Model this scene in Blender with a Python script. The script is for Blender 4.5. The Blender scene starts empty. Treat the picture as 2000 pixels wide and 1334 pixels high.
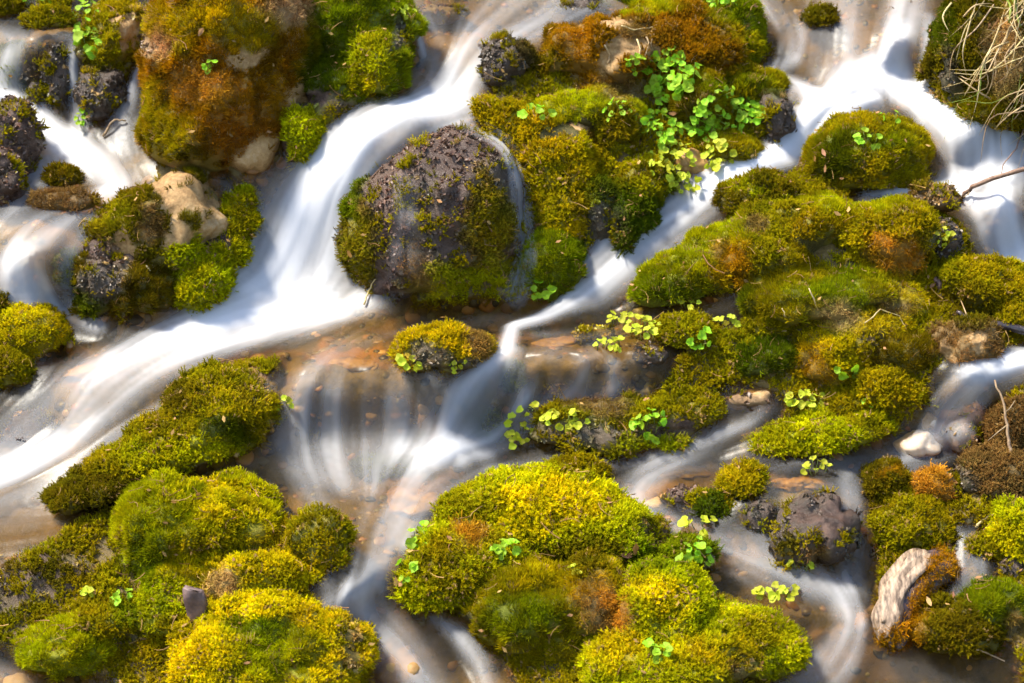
import bpy, math, random
import numpy as np
from mathutils import Vector, Matrix
from mathutils.bvhtree import BVHTree

rng = np.random.default_rng(7)
random.seed(7)
SC = bpy.context.scene
COL = SC.collection
R = math.radians

# ------------------------------------------------------------------ camera, sky, sun, exposure
PITCH, SLOPE, DIST = R(15), R(42), 4.5
SP, CP = math.sin(PITCH), math.cos(PITCH)
FWD = np.array([0, math.cos(PITCH), -math.sin(PITCH)])
UPV = np.array([0, math.sin(PITCH), math.cos(PITCH)])
RGT = np.array([1.0, 0, 0])
CAM = -DIST * FWD
cam_d = bpy.data.cameras.new('camera')
cam_d.sensor_width = 36.0
cam_d.lens = 36.0 * DIST / 2.0
cam_d.clip_end = 200
cam_d.dof.use_dof = True
cam_d.dof.focus_distance = 4.42
cam_d.dof.aperture_fstop = 4.0
cam = bpy.data.objects.new('camera', cam_d)
COL.objects.link(cam)
cam.location = CAM
cam.rotation_euler = (math.pi / 2 - PITCH, 0, 0)
SC.camera = cam

SUN_EL, SUN_AZ = R(60), R(-94)          # azimuth measured from +Y (away from the viewer), negative = left
SUN_DIR = np.array([math.sin(SUN_AZ) * math.cos(SUN_EL), math.cos(SUN_AZ) * math.cos(SUN_EL), math.sin(SUN_EL)])
world = bpy.data.worlds.new('World')
SC.world = world
world.use_nodes = True
wn = world.node_tree
bg = wn.nodes['Background']
sky = wn.nodes.new('ShaderNodeTexSky')
sky.sky_type = 'NISHITA'
sky.sun_disc = False
sky.sun_elevation = SUN_EL
sky.sun_rotation = SUN_AZ
wn.links.new(sky.outputs[0], bg.inputs[0])
bg.inputs[1].default_value = 0.15
sun_d = bpy.data.lights.new('sun', 'SUN')
sun_d.energy = 3.9
sun_d.angle = R(11.0)
sun_d.color = (1.0, 0.93, 0.80)
sun = bpy.data.objects.new('sun', sun_d)
COL.objects.link(sun)
sun.rotation_euler = Vector(SUN_DIR).to_track_quat('Z', 'Y').to_euler()
SC.view_settings.view_transform = 'Standard'
SC.view_settings.look = 'None'
SC.view_settings.gamma = 1.0
SC.view_settings.use_curve_mapping = False
SC.view_settings.exposure = 1.5
SC.cycles.use_adaptive_sampling = True
SC.cycles.adaptive_threshold = 0.03
SC.cycles.max_bounces = 5
SC.cycles.transparent_max_bounces = 8
SC.cycles.diffuse_bounces = 3
SC.cycles.glossy_bounces = 1
SC.cycles.transmission_bounces = 2
SC.cycles.caustics_reflective = False
SC.cycles.caustics_refractive = False

# ------------------------------------------------------------------ frames: the hillside is a plane tilted by SLOPE; s across, t uphill, h out of it
ES = np.array([1.0, 0, 0])
ET = np.array([0, math.cos(SLOPE), math.sin(SLOPE)])
EN = np.array([0, -math.sin(SLOPE), math.cos(SLOPE)])
ZUP = np.array([0, 0, 1.0])

def sth(s, t, h):
    return np.multiply.outer(np.asarray(s, float), ES) + np.multiply.outer(np.asarray(t, float), ET) + np.multiply.outer(np.asarray(h, float), EN)

def ray(u, v):
    d = FWD + RGT * ((u - 1000) / 1000 / DIST) + UPV * ((667 - v) / 1000 / DIST)
    return d / np.linalg.norm(d)

def plane_st(u, v, h):
    d = ray(u, v)
    k = (h - CAM @ EN) / (d @ EN)
    p = CAM + k * d
    return p @ ES, p @ ET

def project(P):
    q = P - CAM
    dep = q @ FWD
    return 1000 + 1000 * DIST * (q @ RGT) / dep, 667 - 1000 * DIST * (q @ UPV) / dep, dep

# ------------------------------------------------------------------ noise
def _hash(ix, iy, iz, seed):
    n = (ix.astype(np.int64) * 374761393 + iy.astype(np.int64) * 668265263 + iz.astype(np.int64) * 2147483647 + seed * 974711) & 0xffffffff
    n = ((n ^ (n >> 13)) * 1274126177) & 0xffffffff
    n = ((n ^ (n >> 16)) * 2246822519) & 0xffffffff
    return ((n ^ (n >> 15)) & 0xffffff) / float(0xffffff)

def vnoise(P, seed=0):
    f = np.floor(P)
    w = P - f
    w = w * w * w * (w * (w * 6 - 15) + 10)
    i = f.astype(np.int64)
    out = 0
    for dx in (0, 1):
        for dy in (0, 1):
            for dz in (0, 1):
                k = (w[:, 0] if dx else 1 - w[:, 0]) * (w[:, 1] if dy else 1 - w[:, 1]) * (w[:, 2] if dz else 1 - w[:, 2])
                out = out + k * _hash(i[:, 0] + dx, i[:, 1] + dy, i[:, 2] + dz, seed)
    return out * 2 - 1

def fbm(P, octv=3, seed=0):
    a, tot, nrm = 1.0, 0, 0
    Q = P.copy()
    for k in range(octv):
        tot = tot + a * vnoise(Q, seed + 17 * k)
        nrm += a
        a *= 0.5
        Q = Q * 2.03 + 11.7
    return tot / nrm

def sstep(a, b, x):
    x = np.clip((x - a) / (b - a), 0, 1)
    return x * x * (3 - 2 * x)

# ------------------------------------------------------------------ level of the ground and water: (pixel u, pixel v, height off the slope in mm)
LEVEL = [
 (60,30,0),(60,85,45),(50,190,-25),(110,300,-45),(190,340,-20),(250,370,-20),(80,430,25),(50,500,55),(60,560,-10),(120,620,-55),
 (250,60,0),(150,85,30),(150,220,-25),(270,170,0),
 (1050,40,0),(930,90,40),(870,190,20),(810,235,70),(720,275,60),(640,370,15),(590,470,-40),(540,590,-95),(470,560,-60),(650,600,-85),
 (520,640,-80),(400,650,-65),(260,700,-30),(160,750,0),(110,830,-35),(20,920,-50),
 (850,612,-62),(1050,615,-70),(1200,620,-70),(700,660,-35),(900,660,-28),(1100,660,-35),(640,715,10),(800,725,15),(940,725,10),(1060,710,10),(1200,700,0),
 (640,865,-58),(800,872,-58),(950,860,-75),(1060,780,-50),(1250,760,-35),
 (750,930,-50),(730,1010,-15),(720,1110,10),(680,1170,0),(720,1215,-45),(800,1300,-45),(900,1290,-50),
 (1480,40,0),(1620,90,10),(1500,140,0),(1600,180,0),(1745,85,40),(1750,170,-20),(1650,165,35),(1560,220,20),(1555,310,-35),(1450,335,0),(1340,420,-25),(1230,480,-30),(1150,560,-55),(1050,620,-70),
 (1820,210,0),(1910,255,40),(1890,350,-40),(1955,395,25),(1970,520,-60),(2050,620,-40),
 (2000,715,10),(1880,745,40),(1865,870,-70),(1700,905,-55),(1400,905,-55),(1150,910,-55),(1450,980,-15),(1620,985,15),(1660,1090,-55),(1450,1100,-35),(1600,1160,-20),(1680,1215,-15),(1650,1300,-40),(1500,1320,-40),
 (1600,480,30),(1720,460,30),(1650,640,0),(1800,600,10),(1500,760,-25),(1720,780,-20),(1400,540,0),
 (100,1100,0),(60,1010,-30),(400,930,-30),(200,1290,-30),(560,1180,0),(1900,950,-10),(1900,1130,-10),(1850,1290,-30),(1300,1250,0),(300,450,20),(380,570,-50),
 (1140,705,18),(1140,778,-45),(1250,700,12),(1250,770,-40),(590,735,12),(720,738,14),(850,745,12),(720,868,-58),
 (1200,150,40),(1100,420,-20),(1280,330,10),(450,200,40),(850,450,-20),
]
for uu in range(-500, 2600, 300):
    LEVEL += [(uu, -260, 0), (uu, -520, 30), (uu, 1650, -30), (uu, 1900, -30)]
for vv in range(-100, 1500, 250):
    LEVEL += [(-350, vv, 0), (2350, vv, 0)]
LEVEL = [(u, v, h * 1.5) for u, v, h in LEVEL]
_lp = np.array([[*plane_st(u, v, h / 1000), h / 1000] for u, v, h in LEVEL])
_d = np.linalg.norm(_lp[:, None, :2] - _lp[None, :, :2], axis=2)
_w = np.linalg.solve(_d + 1e-9 * np.eye(len(_lp)), _lp[:, 2])

GS = 0.0034
S0, S1, T0, T1 = -1.55, 1.6, -1.15, 1.25
NS, NT = int((S1 - S0) / 0.01), int((T1 - T0) / 0.01)
gs = S0 + 0.01 * np.arange(NS)
gt = T0 + 0.01 * np.arange(NT)
GG = np.stack(np.meshgrid(gs, gt, indexing='ij'), -1)
LG = np.zeros((NS, NT))
for k in range(len(_lp)):
    LG += _w[k] * np.hypot(GG[..., 0] - _lp[k, 0], GG[..., 1] - _lp[k, 1])

def blur(A, n):
    for _ in range(n):
        A = np.pad(A, 1, mode='edge')
        A = (A[:-2] + 2 * A[1:-1] + A[2:]) / 4
        A = (A[:, :-2] + 2 * A[:, 1:-1] + A[:, 2:]) / 4
    return A
LG = blur(LG, 3)

def gsample(A, s, t, s0, t0, step):
    x = np.clip((np.asarray(s) - s0) / step, 0, A.shape[0] - 1.001)
    y = np.clip((np.asarray(t) - t0) / step, 0, A.shape[1] - 1.001)
    i, j = x.astype(int), y.astype(int)
    fx, fy = x - i, y - j
    return A[i, j] * (1 - fx) * (1 - fy) + A[i + 1, j] * fx * (1 - fy) + A[i, j + 1] * (1 - fx) * fy + A[i + 1, j + 1] * fx * fy

def level(s, t):
    return gsample(LG, s, t, S0, T0, 0.01)

def hit(u, v):
    h = 0.0
    for _ in range(14):
        s, t = plane_st(u, v, h)
        h = 0.5 * h + 0.5 * float(level(s, t))
    return s, t, h

# ------------------------------------------------------------------ flow lines: (u, v, half width px, foam)
FLOW = [
 [(-200,60,70,.2),(0,62,55,.3),(50,85,45,.45),(25,120,50,.55),(5,195,50,.5)],
 [(100,60,35,.2),(150,85,20,.4),(145,135,13,.75),(150,205,18,.45),(165,275,35,.35)],
 [(330,40,30,.15),(292,100,15,.4),(265,165,15,.65),(235,235,35,.45),(225,310,60,.4)],
 [(-60,190,20,.5),(30,200,22,.85),(70,235,30,1),(110,290,45,1),(180,325,60,.65),(240,365,45,.6)],
 [(110,300,60,.7),(60,370,50,.45),(20,430,60,.4),(-60,470,60,.4)],
 [(225,375,35,.8),(150,430,80,.35),(70,480,70,.5),(35,535,60,.85),(70,580,45,.85),(125,620,35,.6),(190,640,30,.6)],
 [(180,430,50,.3),(130,510,40,.35),(130,560,30,.4)],
 [(-200,15,40,.1),(100,25,40,.1),(330,15,40,.15)],
 [(1300,-60,140,.3),(1100,25,70,.5),(1010,75,50,.5),(960,110,36,.62),(915,170,36,.68),(880,220,50,.9)],
 [(1050,-60,120,.35),(960,40,80,.4),(900,110,30,.66),(860,180,36,.66),(820,225,50,.9)],
 [(720,-60,80,.25),(830,30,70,.3),(855,100,50,.35),(825,190,50,.45)],
 [(812,60,10,.5),(820,90,13,.9),(830,120,14,.6)],
 [(930,215,30,.7),(870,222,55,1),(780,232,60,1.1),(700,275,75,1.2),(640,350,80,1.2),(600,430,92,1.15),(570,510,106,1.0),(545,590,125,.95)],
 [(700,300,40,1),(660,400,50,1),(640,500,55,.9),(620,590,60,.8)],
 [(500,430,20,.2),(480,500,30,.3),(460,560,40,.5)],
 [(670,612,40,.6),(540,620,55,1.1),(420,635,55,1.2),(320,670,55,1.1),(240,710,55,.95),(180,770,50,.62),(140,840,45,.5),(60,900,36,.85),(-60,935,40,.95)],
 [(520,660,30,.6),(400,690,40,.9),(300,740,40,.75),(220,810,30,.6),(130,880,24,.75),(30,930,26,.9),(-80,960,36,.8)],
 [(190,720,60,.5),(110,770,60,.35),(50,830,60,.4),(0,880,60,.5)],
 [(400,760,40,.3),(270,830,40,.35),(170,890,40,.4),(60,960,50,.35),(-60,990,50,.3)],
 [(1300,600,30,.1),(1050,625,35,.15),(850,640,50,.2),(700,680,60,.2),(600,730,50,.25)],
 [(640,680,60,.12),(606,732,50,.24),(592,765,50,.38),(580,815,56,.44),(572,870,56,.42),(620,935,60,.36)],
 [(690,690,50,.12),(662,738,46,.26),(656,790,44,.46),(648,875,56,.46),(680,945,56,.38)],
 [(740,700,40,.12),(722,742,46,.24),(722,800,48,.38),(712,880,56,.46),(728,960,56,.40)],
 [(800,710,40,.12),(786,745,46,.24),(776,810,44,.46),(784,885,52,.56),(765,945,50,.42)],
 [(860,730,30,.12),(850,752,44,.30),(842,820,44,.44),(830,885,44,.62),(800,905,44,.55)],
 [(720,585,60,.45),(620,600,75,.6),(500,612,75,.6),(380,632,50,.5)],
 [(700,560,40,.35),(690,600,50,.4),(640,625,50,.45)],
 [(1000,645,18,.75),(990,690,22,.65),(945,740,34,.58),(890,795,40,.55),(865,850,34,.55),(900,900,30,.6)],
 [(1010,690,20,.5),(985,750,30,.45),(930,820,34,.42),(905,870,30,.5)],
 [(1080,670,40,.25),(1040,720,30,.4),(1025,780,26,.75),(1000,840,30,.6),(920,880,30,.7),(850,900,30,.85),(790,890,30,.7)],
 [(1180,680,40,.2),(1150,706,36,.3),(1138,722,30,.5),(1134,770,30,.5),(1050,805,40,.5),(980,860,40,.5)],
 [(1100,690,30,.25),(1085,712,24,.4),(1078,770,26,.5),(1030,810,30,.45)],
 [(1290,650,40,.15),(1262,700,36,.25),(1252,720,30,.5),(1246,765,30,.45),(1130,782,26,.35)],
 [(1200,690,26,.2),(1198,720,22,.45),(1196,768,24,.4)],
 [(1250,640,60,.1),(1150,660,60,.15),(1060,660,40,.25)],
 [(1430,610,30,.1),(1320,620,30,.1),(1200,620,30,.1)],
 [(1450,-60,70,.4),(1500,20,50,.45),(1550,70,40,.5),(1545,120,26,.75),(1500,150,26,.8),(1560,180,35,.95),(1600,200,40,1)],
 [(1650,-60,100,.4),(1650,50,90,.4),(1630,120,80,.35),(1640,160,60,.6)],
 [(1790,-60,60,.5),(1760,40,55,.6),(1745,100,40,1),(1735,150,50,1.2),(1660,175,45,1.2),(1595,215,42,1.2),(1560,280,40,1.1),(1500,318,32,1.0),(1430,345,44,1.05),(1360,395,50,1),(1285,450,60,.95),(1210,505,60,1.0),(1155,560,46,1.05),(1090,608,22,1),(1010,640,18,.85)],
 [(1810,40,26,.4),(1815,120,20,.6),(1810,190,30,.8)],
 [(1720,150,50,1.1),(1800,205,45,1.2),(1880,262,50,1.2),(1910,330,60,1.2),(1870,375,50,1),(1820,385,30,.8)],
 [(1700,200,35,1),(1650,220,35,1),(1590,280,30,.9)],
 [(1960,250,40,.9),(1975,320,40,.9),(1950,390,50,1),(1960,460,55,1.2),(2000,530,60,1.2),(2100,600,60,1)],
 [(1700,385,30,.5),(1780,380,22,.9),(1860,380,30,1),(1930,410,40,1)],
 [(2150,680,40,1),(1980,712,32,1.2),(1900,735,36,.85),(1870,800,50,.34),(1850,870,45,.36),(1780,900,45,.45),(1650,905,45,.35),(1450,915,45,.25),(1250,905,40,.2),(1080,905,35,.25),(960,925,35,.4)],
 [(950,890,30,.6),(890,880,22,.9),(830,900,35,.7),(790,950,50,.45),(750,1010,60,.5),(735,1080,50,.5),(725,1130,36,.7),(690,1165,26,.95),(660,1190,30,.7)],
 [(930,940,50,.35),(860,960,50,.4),(800,1010,50,.4),(790,1070,30,.5)],
 [(690,1180,36,.7),(740,1230,55,.5),(800,1290,60,.5),(860,1400,70,.5)],
 [(850,1205,18,.4),(900,1245,20,.8),(940,1300,24,.7),(980,1380,30,.5)],
 [(1420,840,30,.3),(1350,880,30,.4),(1280,920,50,.4),(1240,980,40,.5),(1300,1020,40,.45),(1380,1050,40,.5),(1470,1090,50,.6),(1560,1125,50,.5),(1640,1160,40,.6),(1670,1225,30,.7),(1640,1290,45,.55),(1560,1360,60,.4)],
 [(1500,945,50,.2),(1560,950,40,.2),(1620,955,40,.25)],
 [(1655,925,40,.3),(1662,980,34,.42),(1664,1050,32,.48),(1662,1110,36,.5),(1658,1160,36,.55)],
 [(1890,1050,22,.4),(1900,1110,32,.5),(1890,1160,40,.35)],
 [(1430,790,30,.2),(1500,800,24,.2),(1460,830,24,.35),(1400,850,24,.4)],
 [(-100,1020,90,.25),(60,1000,60,.25),(200,970,26,.15),(350,945,16,.12),(540,900,24,.15)],
 [(-100,1290,40,.35),(10,1322,36,.3),(90,1350,36,.1),(200,1370,30,.05)],
 [(600,930,50,.3),(640,1010,40,.3),(680,1080,40,.35),(660,1150,40,.35)],
 [(1750,1310,60,.2),(1900,1320,60,.15)],
 [(1540,1170,60,.15),(1450,1160,50,.1)],
 [(20,590,30,.3),(90,720,40,.2),(60,760,40,.2)],
 [(430,350,16,.2),(460,390,14,.3),(480,450,16,.35),(470,520,30,.35)],
]
# fine grid carrying foam, flow direction, wetness
FS0, FS1, FT0, FT1 = -1.28, 1.3, -0.98, 1.08
fs = np.arange(FS0, FS1, GS)
ft = np.arange(FT0, FT1, GS)
FN, FM = len(fs), len(ft)
FSG, FTG = np.meshgrid(fs, ft, indexing='ij')
foam = np.zeros((FN, FM)); wet = np.zeros((FN, FM)); fd = np.zeros((FN, FM, 2)); fw = np.full((FN, FM), 1e-9)
for line in FLOW:
    pts = []
    for (u, v, w, f) in line:
        s, t, h = hit(u, v)
        pts.append((s, t, w / 1000, f))
    lf = np.zeros((FN, FM)); lw = np.zeros((FN, FM))
    for a, b in zip(pts[:-1], pts[1:]):
        m = 3.2 * max(a[2], b[2])
        i0, i1 = np.searchsorted(fs, [min(a[0], b[0]) - m, max(a[0], b[0]) + m])
        j0, j1 = np.searchsorted(ft, [min(a[1], b[1]) - m, max(a[1], b[1]) + m])
        if i1 <= i0 or j1 <= j0:
            continue
        X, Y = FSG[i0:i1, j0:j1], FTG[i0:i1, j0:j1]
        dx, dy = b[0] - a[0], b[1] - a[1]
        L2 = dx * dx + dy * dy + 1e-12
        k = np.clip(((X - a[0]) * dx + (Y - a[1]) * dy) / L2, 0, 1)
        dd = np.hypot(X - a[0] - k * dx, Y - a[1] - k * dy)
        w = a[2] + k * (b[2] - a[2])
        f = a[3] + k * (b[3] - a[3])
        g = np.exp(-(dd / w) ** 2 * 1.1)
        lf[i0:i1, j0:j1] = np.maximum(lf[i0:i1, j0:j1], f * g)
        lw[i0:i1, j0:j1] = np.maximum(lw[i0:i1, j0:j1], 1 - sstep(1.15, 1.75, dd / w))
        n = math.sqrt(L2)
        gg = np.exp(-(dd / w) ** 2 * 0.8) * (0.2 + f)
        fd[i0:i1, j0:j1, 0] += gg * dx / n
        fd[i0:i1, j0:j1, 1] += gg * dy / n
        fw[i0:i1, j0:j1] += gg
    foam = np.maximum(foam, lf) + 0.22 * np.minimum(foam, lf)
    wet = np.maximum(wet, lw)
fd += np.array([-0.01, -0.02])
for c in (0, 1):
    fd[..., c] = blur(fd[..., c], 6)
fd /= np.maximum(np.linalg.norm(fd, axis=2, keepdims=True), 1e-6)

n1 = rng.random((FN, FM)).astype(np.float32)
n2 = blur(rng.random((FN, FM)), 4)
n3 = blur(rng.random((FN, FM)), 40)
n1, n2, n3 = [((q - q.mean()) / q.std()).astype(np.float32) for q in (n1, n2, n3)]
def lic(noises, steps, ds):
    fx, fy = (fd[..., 0] * ds / GS).astype(np.float32).ravel(), (fd[..., 1] * ds / GS).astype(np.float32).ravel()
    acc = [q.ravel().copy() for q in noises]
    I0, J0 = np.meshgrid(np.arange(FN, dtype=np.float32), np.arange(FM, dtype=np.float32), indexing='ij')
    for sgn in (1, -1):
        X, Y = I0.ravel().copy(), J0.ravel().copy()
        for k in range(steps):
            idx = np.clip((X + 0.5).astype(np.int32), 0, FN - 1) * FM + np.clip((Y + 0.5).astype(np.int32), 0, FM - 1)
            w = 0.5 + 0.5 * math.cos(math.pi * (k + 1) / (steps + 1))
            X += sgn * fx[idx]
            Y += sgn * fy[idx]
            idx = np.clip((X + 0.5).astype(np.int32), 0, FN - 1) * FM + np.clip((Y + 0.5).astype(np.int32), 0, FM - 1)
            for a_, q in zip(acc, noises):
                a_ += w * q.ravel()[idx]
    return [((a_ - a_.mean()) / a_.std()).reshape(FN, FM) for a_ in acc]
st_f, st_m, st_c = lic((n1, n2, n3), 24, 0.008)
st_f = blur(st_f, 1)
streak = 0.20 * st_f + 0.38 * st_m + 0.70 * st_c
fo = np.clip(foam, 0, 1.6) * 0.84
alpha = blur(fo, 3) * (1 + 0.22 * streak)
alpha = np.clip(alpha, 0, None)
alpha = 1 - np.exp(-1.9 * alpha ** 2.3)
alpha = np.clip(np.maximum(alpha, 0.0 + 0.008 * streak), 0, 0.985)

def wetness(s, t):
    return gsample(wet, s, t, FS0, FT0, GS)

# ------------------------------------------------------------------ materials
def mat(name):
    m = bpy.data.materials.new(name)
    m.use_nodes = True
    nt = m.node_tree
    for n in list(nt.nodes):
        nt.nodes.remove(n)
    out = nt.nodes.new('ShaderNodeOutputMaterial')
    return m, nt, out

def N(nt, typ, **kw):
    n = nt.nodes.new('ShaderNode' + typ)
    for k, v in kw.items():
        if k.startswith('i_'):
            key = k[2:]
            n.inputs[int(key) if key.isdigit() else key.replace('_', ' ')].default_value = v
        else:
            setattr(n, k, v)
    return n

def ramp(nt, fac, stops):
    r = N(nt, 'ValToRGB')
    el = r.color_ramp.elements
    while len(el) < len(stops):
        el.new(0.5)
    for e, (p, c) in zip(el, stops):
        e.position = p
        e.color = (*c, 1)
    nt.links.new(fac, r.inputs[0])
    return r.outputs[0]

def mix(nt, fac, a, b, blend='MIX'):
    m = N(nt, 'Mix', data_type='RGBA', blend_type=blend)
    if hasattr(fac, 'links'):
        nt.links.new(fac, m.inputs[0])
    else:
        m.inputs[0].default_value = fac
    for i, c in ((6, a), (7, b)):
        if hasattr(c, 'links'):
            nt.links.new(c, m.inputs[i])
        else:
            m.inputs[i].default_value = (*c, 1)
    return m.outputs[2]

def stone_mat(name, stops, rough=0.55, bump=0.5, scale=14, lichen=None):
    m, nt, out = mat(name)
    tc = N(nt, 'TexCoord')
    no = N(nt, 'TexNoise', i_Scale=scale, i_Detail=8, i_Roughness=0.65)
    nt.links.new(tc.outputs['Object'], no.inputs['Vector'])
    n2 = N(nt, 'TexNoise', i_Scale=scale * 7, i_Detail=6, i_Roughness=0.7)
    nt.links.new(tc.outputs['Object'], n2.inputs['Vector'])
    mth = N(nt, 'Math', operation='MULTIPLY_ADD', i_1=0.45)
    nt.links.new(n2.outputs[0], mth.inputs[0])
    sc = N(nt, 'Math', operation='MULTIPLY', i_1=0.55)
    nt.links.new(no.outputs[0], sc.inputs[0])
    nt.links.new(sc.outputs[0], mth.inputs[2])
    col = ramp(nt, mth.outputs[0], stops)
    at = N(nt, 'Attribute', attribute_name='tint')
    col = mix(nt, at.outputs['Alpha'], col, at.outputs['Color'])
    p = N(nt, 'BsdfPrincipled', i_Roughness=rough)
    p.inputs['Specular IOR Level'].default_value = 0.3
    nt.links.new(col, p.inputs['Base Color'])
    b = N(nt, 'Bump', i_Strength=bump, i_Distance=0.006)
    vo = N(nt, 'TexNoise', i_Scale=scale * 4, i_Detail=9, i_Roughness=0.75)
    nt.links.new(tc.outputs['Object'], vo.inputs['Vector'])
    nt.links.new(vo.outputs[0], b.inputs['Height'])
    nt.links.new(b.outputs[0], p.inputs['Normal'])
    nt.links.new(p.outputs[0], out.inputs[0])
    return m

M = {}
M['tan'] = stone_mat('tan_stone', [(0.3, (0.06, 0.035, 0.015)), (0.44, (0.26, 0.145, 0.052)), (0.56, (0.40, 0.245, 0.10)), (0.7, (0.46, 0.34, 0.20))], 0.65, 0.9)
M['grey'] = stone_mat('grey_stone', [(0.3, (0.06, 0.055, 0.05)), (0.5, (0.22, 0.19, 0.15)), (0.65, (0.42, 0.36, 0.28))], 0.5, 0.6)
M['dark'] = stone_mat('wet_dark_stone', [(0.3, (0.012, 0.009, 0.006)), (0.5, (0.065, 0.038, 0.026)), (0.68, (0.17, 0.098, 0.068))], 0.36, 1.0, 16)
M['soil'] = stone_mat('mossy_soil', [(0.3, (0.02, 0.016, 0.004)), (0.55, (0.075, 0.06, 0.010)), (0.7, (0.13, 0.10, 0.02))], 0.6, 1.0, 22)
M['pale'] = stone_mat('pale_stone', [(0.3, (0.38, 0.23, 0.12)), (0.5, (0.56, 0.41, 0.27)), (0.7, (0.66, 0.53, 0.38))], 0.5, 0.3, 10)
M['amber'] = stone_mat('amber_stone', [(0.3, (0.07, 0.035, 0.012)), (0.5, (0.26, 0.14, 0.04)), (0.7, (0.40, 0.24, 0.09))], 0.5, 0.4, 10)
M['red'] = stone_mat('reddish_stone', [(0.3, (0.06, 0.025, 0.015)), (0.5, (0.20, 0.085, 0.05)), (0.7, (0.34, 0.17, 0.10))], 0.4, 0.6, 12)
M['bed'] = stone_mat('stream_bed', [(0.28, (0.03, 0.022, 0.005)), (0.42, (0.08, 0.056, 0.014)), (0.54, (0.15, 0.10, 0.028)), (0.68, (0.27, 0.16, 0.05))], 0.45, 1.0, 9)

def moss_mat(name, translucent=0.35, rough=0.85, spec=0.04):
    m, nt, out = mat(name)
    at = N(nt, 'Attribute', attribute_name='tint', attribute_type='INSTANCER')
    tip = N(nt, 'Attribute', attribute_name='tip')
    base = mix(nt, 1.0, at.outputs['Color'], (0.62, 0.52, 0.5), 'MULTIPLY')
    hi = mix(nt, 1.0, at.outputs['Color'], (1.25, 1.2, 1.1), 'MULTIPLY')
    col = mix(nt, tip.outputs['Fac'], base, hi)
    p = N(nt, 'BsdfPrincipled', i_Roughness=rough)
    p.inputs['Specular IOR Level'].default_value = spec
    nt.links.new(col, p.inputs['Base Color'])
    tr = N(nt, 'BsdfTranslucent')
    nt.links.new(col, tr.inputs[0])
    mx = N(nt, 'MixShader', i_0=translucent)
    nt.links.new(p.outputs[0], mx.inputs[1])
    nt.links.new(tr.outputs[0], mx.inputs[2])
    nt.links.new(mx.outputs[0], out.inputs[0])
    return m
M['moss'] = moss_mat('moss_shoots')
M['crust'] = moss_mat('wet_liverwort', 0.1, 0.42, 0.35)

def simple_mat(name, c1, c2, rough=0.5, scale=30, translucent=0.0, bump=0.3, stretch=(1, 1, 1), spec=0.5):
    m, nt, out = mat(name)
    tc = N(nt, 'TexCoord')
    mp = N(nt, 'Mapping')
    mp.inputs['Scale'].default_value = stretch
    nt.links.new(tc.outputs['Object'], mp.inputs[0])
    no = N(nt, 'TexNoise', i_Scale=scale, i_Detail=6, i_Roughness=0.6)
    nt.links.new(mp.outputs[0], no.inputs['Vector'])
    col = ramp(nt, no.outputs[0], [(0.35, c1), (0.65, c2)])
    oi = N(nt, 'ObjectInfo')
    hs = N(nt, 'HueSaturation', i_Saturation=1.0)
    hr = N(nt, 'MapRange', i_3=0.478, i_4=0.515)
    nt.links.new(oi.outputs['Random'], hr.inputs[0])
    nt.links.new(hr.outputs[0], hs.inputs['Hue'])
    mr = N(nt, 'MapRange', i_3=0.7, i_4=1.2)
    nt.links.new(oi.outputs['Random'], mr.inputs[0])
    nt.links.new(mr.outputs[0], hs.inputs['Value'])
    nt.links.new(col, hs.inputs['Color'])
    p = N(nt, 'BsdfPrincipled', i_Roughness=rough)
    p.inputs['Specular IOR Level'].default_value = spec
    nt.links.new(hs.outputs[0], p.inputs['Base Color'])
    b = N(nt, 'Bump', i_Strength=bump, i_Distance=0.003)
    nt.links.new(no.outputs[0], b.inputs['Height'])
    nt.links.new(b.outputs[0], p.inputs['Normal'])
    if translucent:
        tr = N(nt, 'BsdfTranslucent')
        nt.links.new(hs.outputs[0], tr.inputs[0])
        mx = N(nt, 'MixShader', i_0=translucent)
        nt.links.new(p.outputs[0], mx.inputs[1])
        nt.links.new(tr.outputs[0], mx.inputs[2])
        nt.links.new(mx.outputs[0], out.inputs[0])
    else:
        nt.links.new(p.outputs[0], out.inputs[0])
    return m
M['leaf'] = simple_mat('cress_leaf', (0.20, 0.42, 0.008), (0.36, 0.58, 0.015), 0.5, 60, 0.35, spec=0.3)
M['leafy'] = simple_mat('yellow_cress_leaf', (0.38, 0.45, 0.010), (0.54, 0.56, 0.03), 0.5, 60, 0.35, spec=0.3)
M['stem'] = simple_mat('cress_stem', (0.16, 0.22, 0.03), (0.28, 0.30, 0.05), 0.5, 40, 0.2)
M['straw'] = simple_mat('dry_straw', (0.38, 0.26, 0.10), (0.66, 0.50, 0.24), 0.6, 50, 0.2)
M['ggrass'] = simple_mat('green_grass', (0.16, 0.24, 0.02), (0.34, 0.38, 0.05), 0.5, 50, 0.3)
M['twig'] = simple_mat('twig_bark', (0.10, 0.055, 0.03), (0.30, 0.19, 0.10), 0.7, 80)
M['darkwood'] = simple_mat('wet_dark_wood', (0.012, 0.009, 0.009), (0.05, 0.035, 0.035), 0.25, 40, 0, 0.8)
M['barewood'] = simple_mat('bare_pale_wood', (0.05, 0.025, 0.013), (0.36, 0.235, 0.16), 0.6, 32, 0, 1.0, (4, 1.2, 1.2))
M['logbark'] = simple_mat('wet_log_bark', (0.03, 0.02, 0.018), (0.14, 0.09, 0.075), 0.35, 30, 0, 1.0, (1, 4, 4))
M['deadleaf'] = simple_mat('dead_leaf', (0.45, 0.20, 0.06), (0.66, 0.38, 0.16), 0.6, 50, 0.3)
M['chip'] = simple_mat('wood_chip', (0.06, 0.035, 0.03), (0.15, 0.09, 0.075), 0.6, 40, 0, 0.8)

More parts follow.
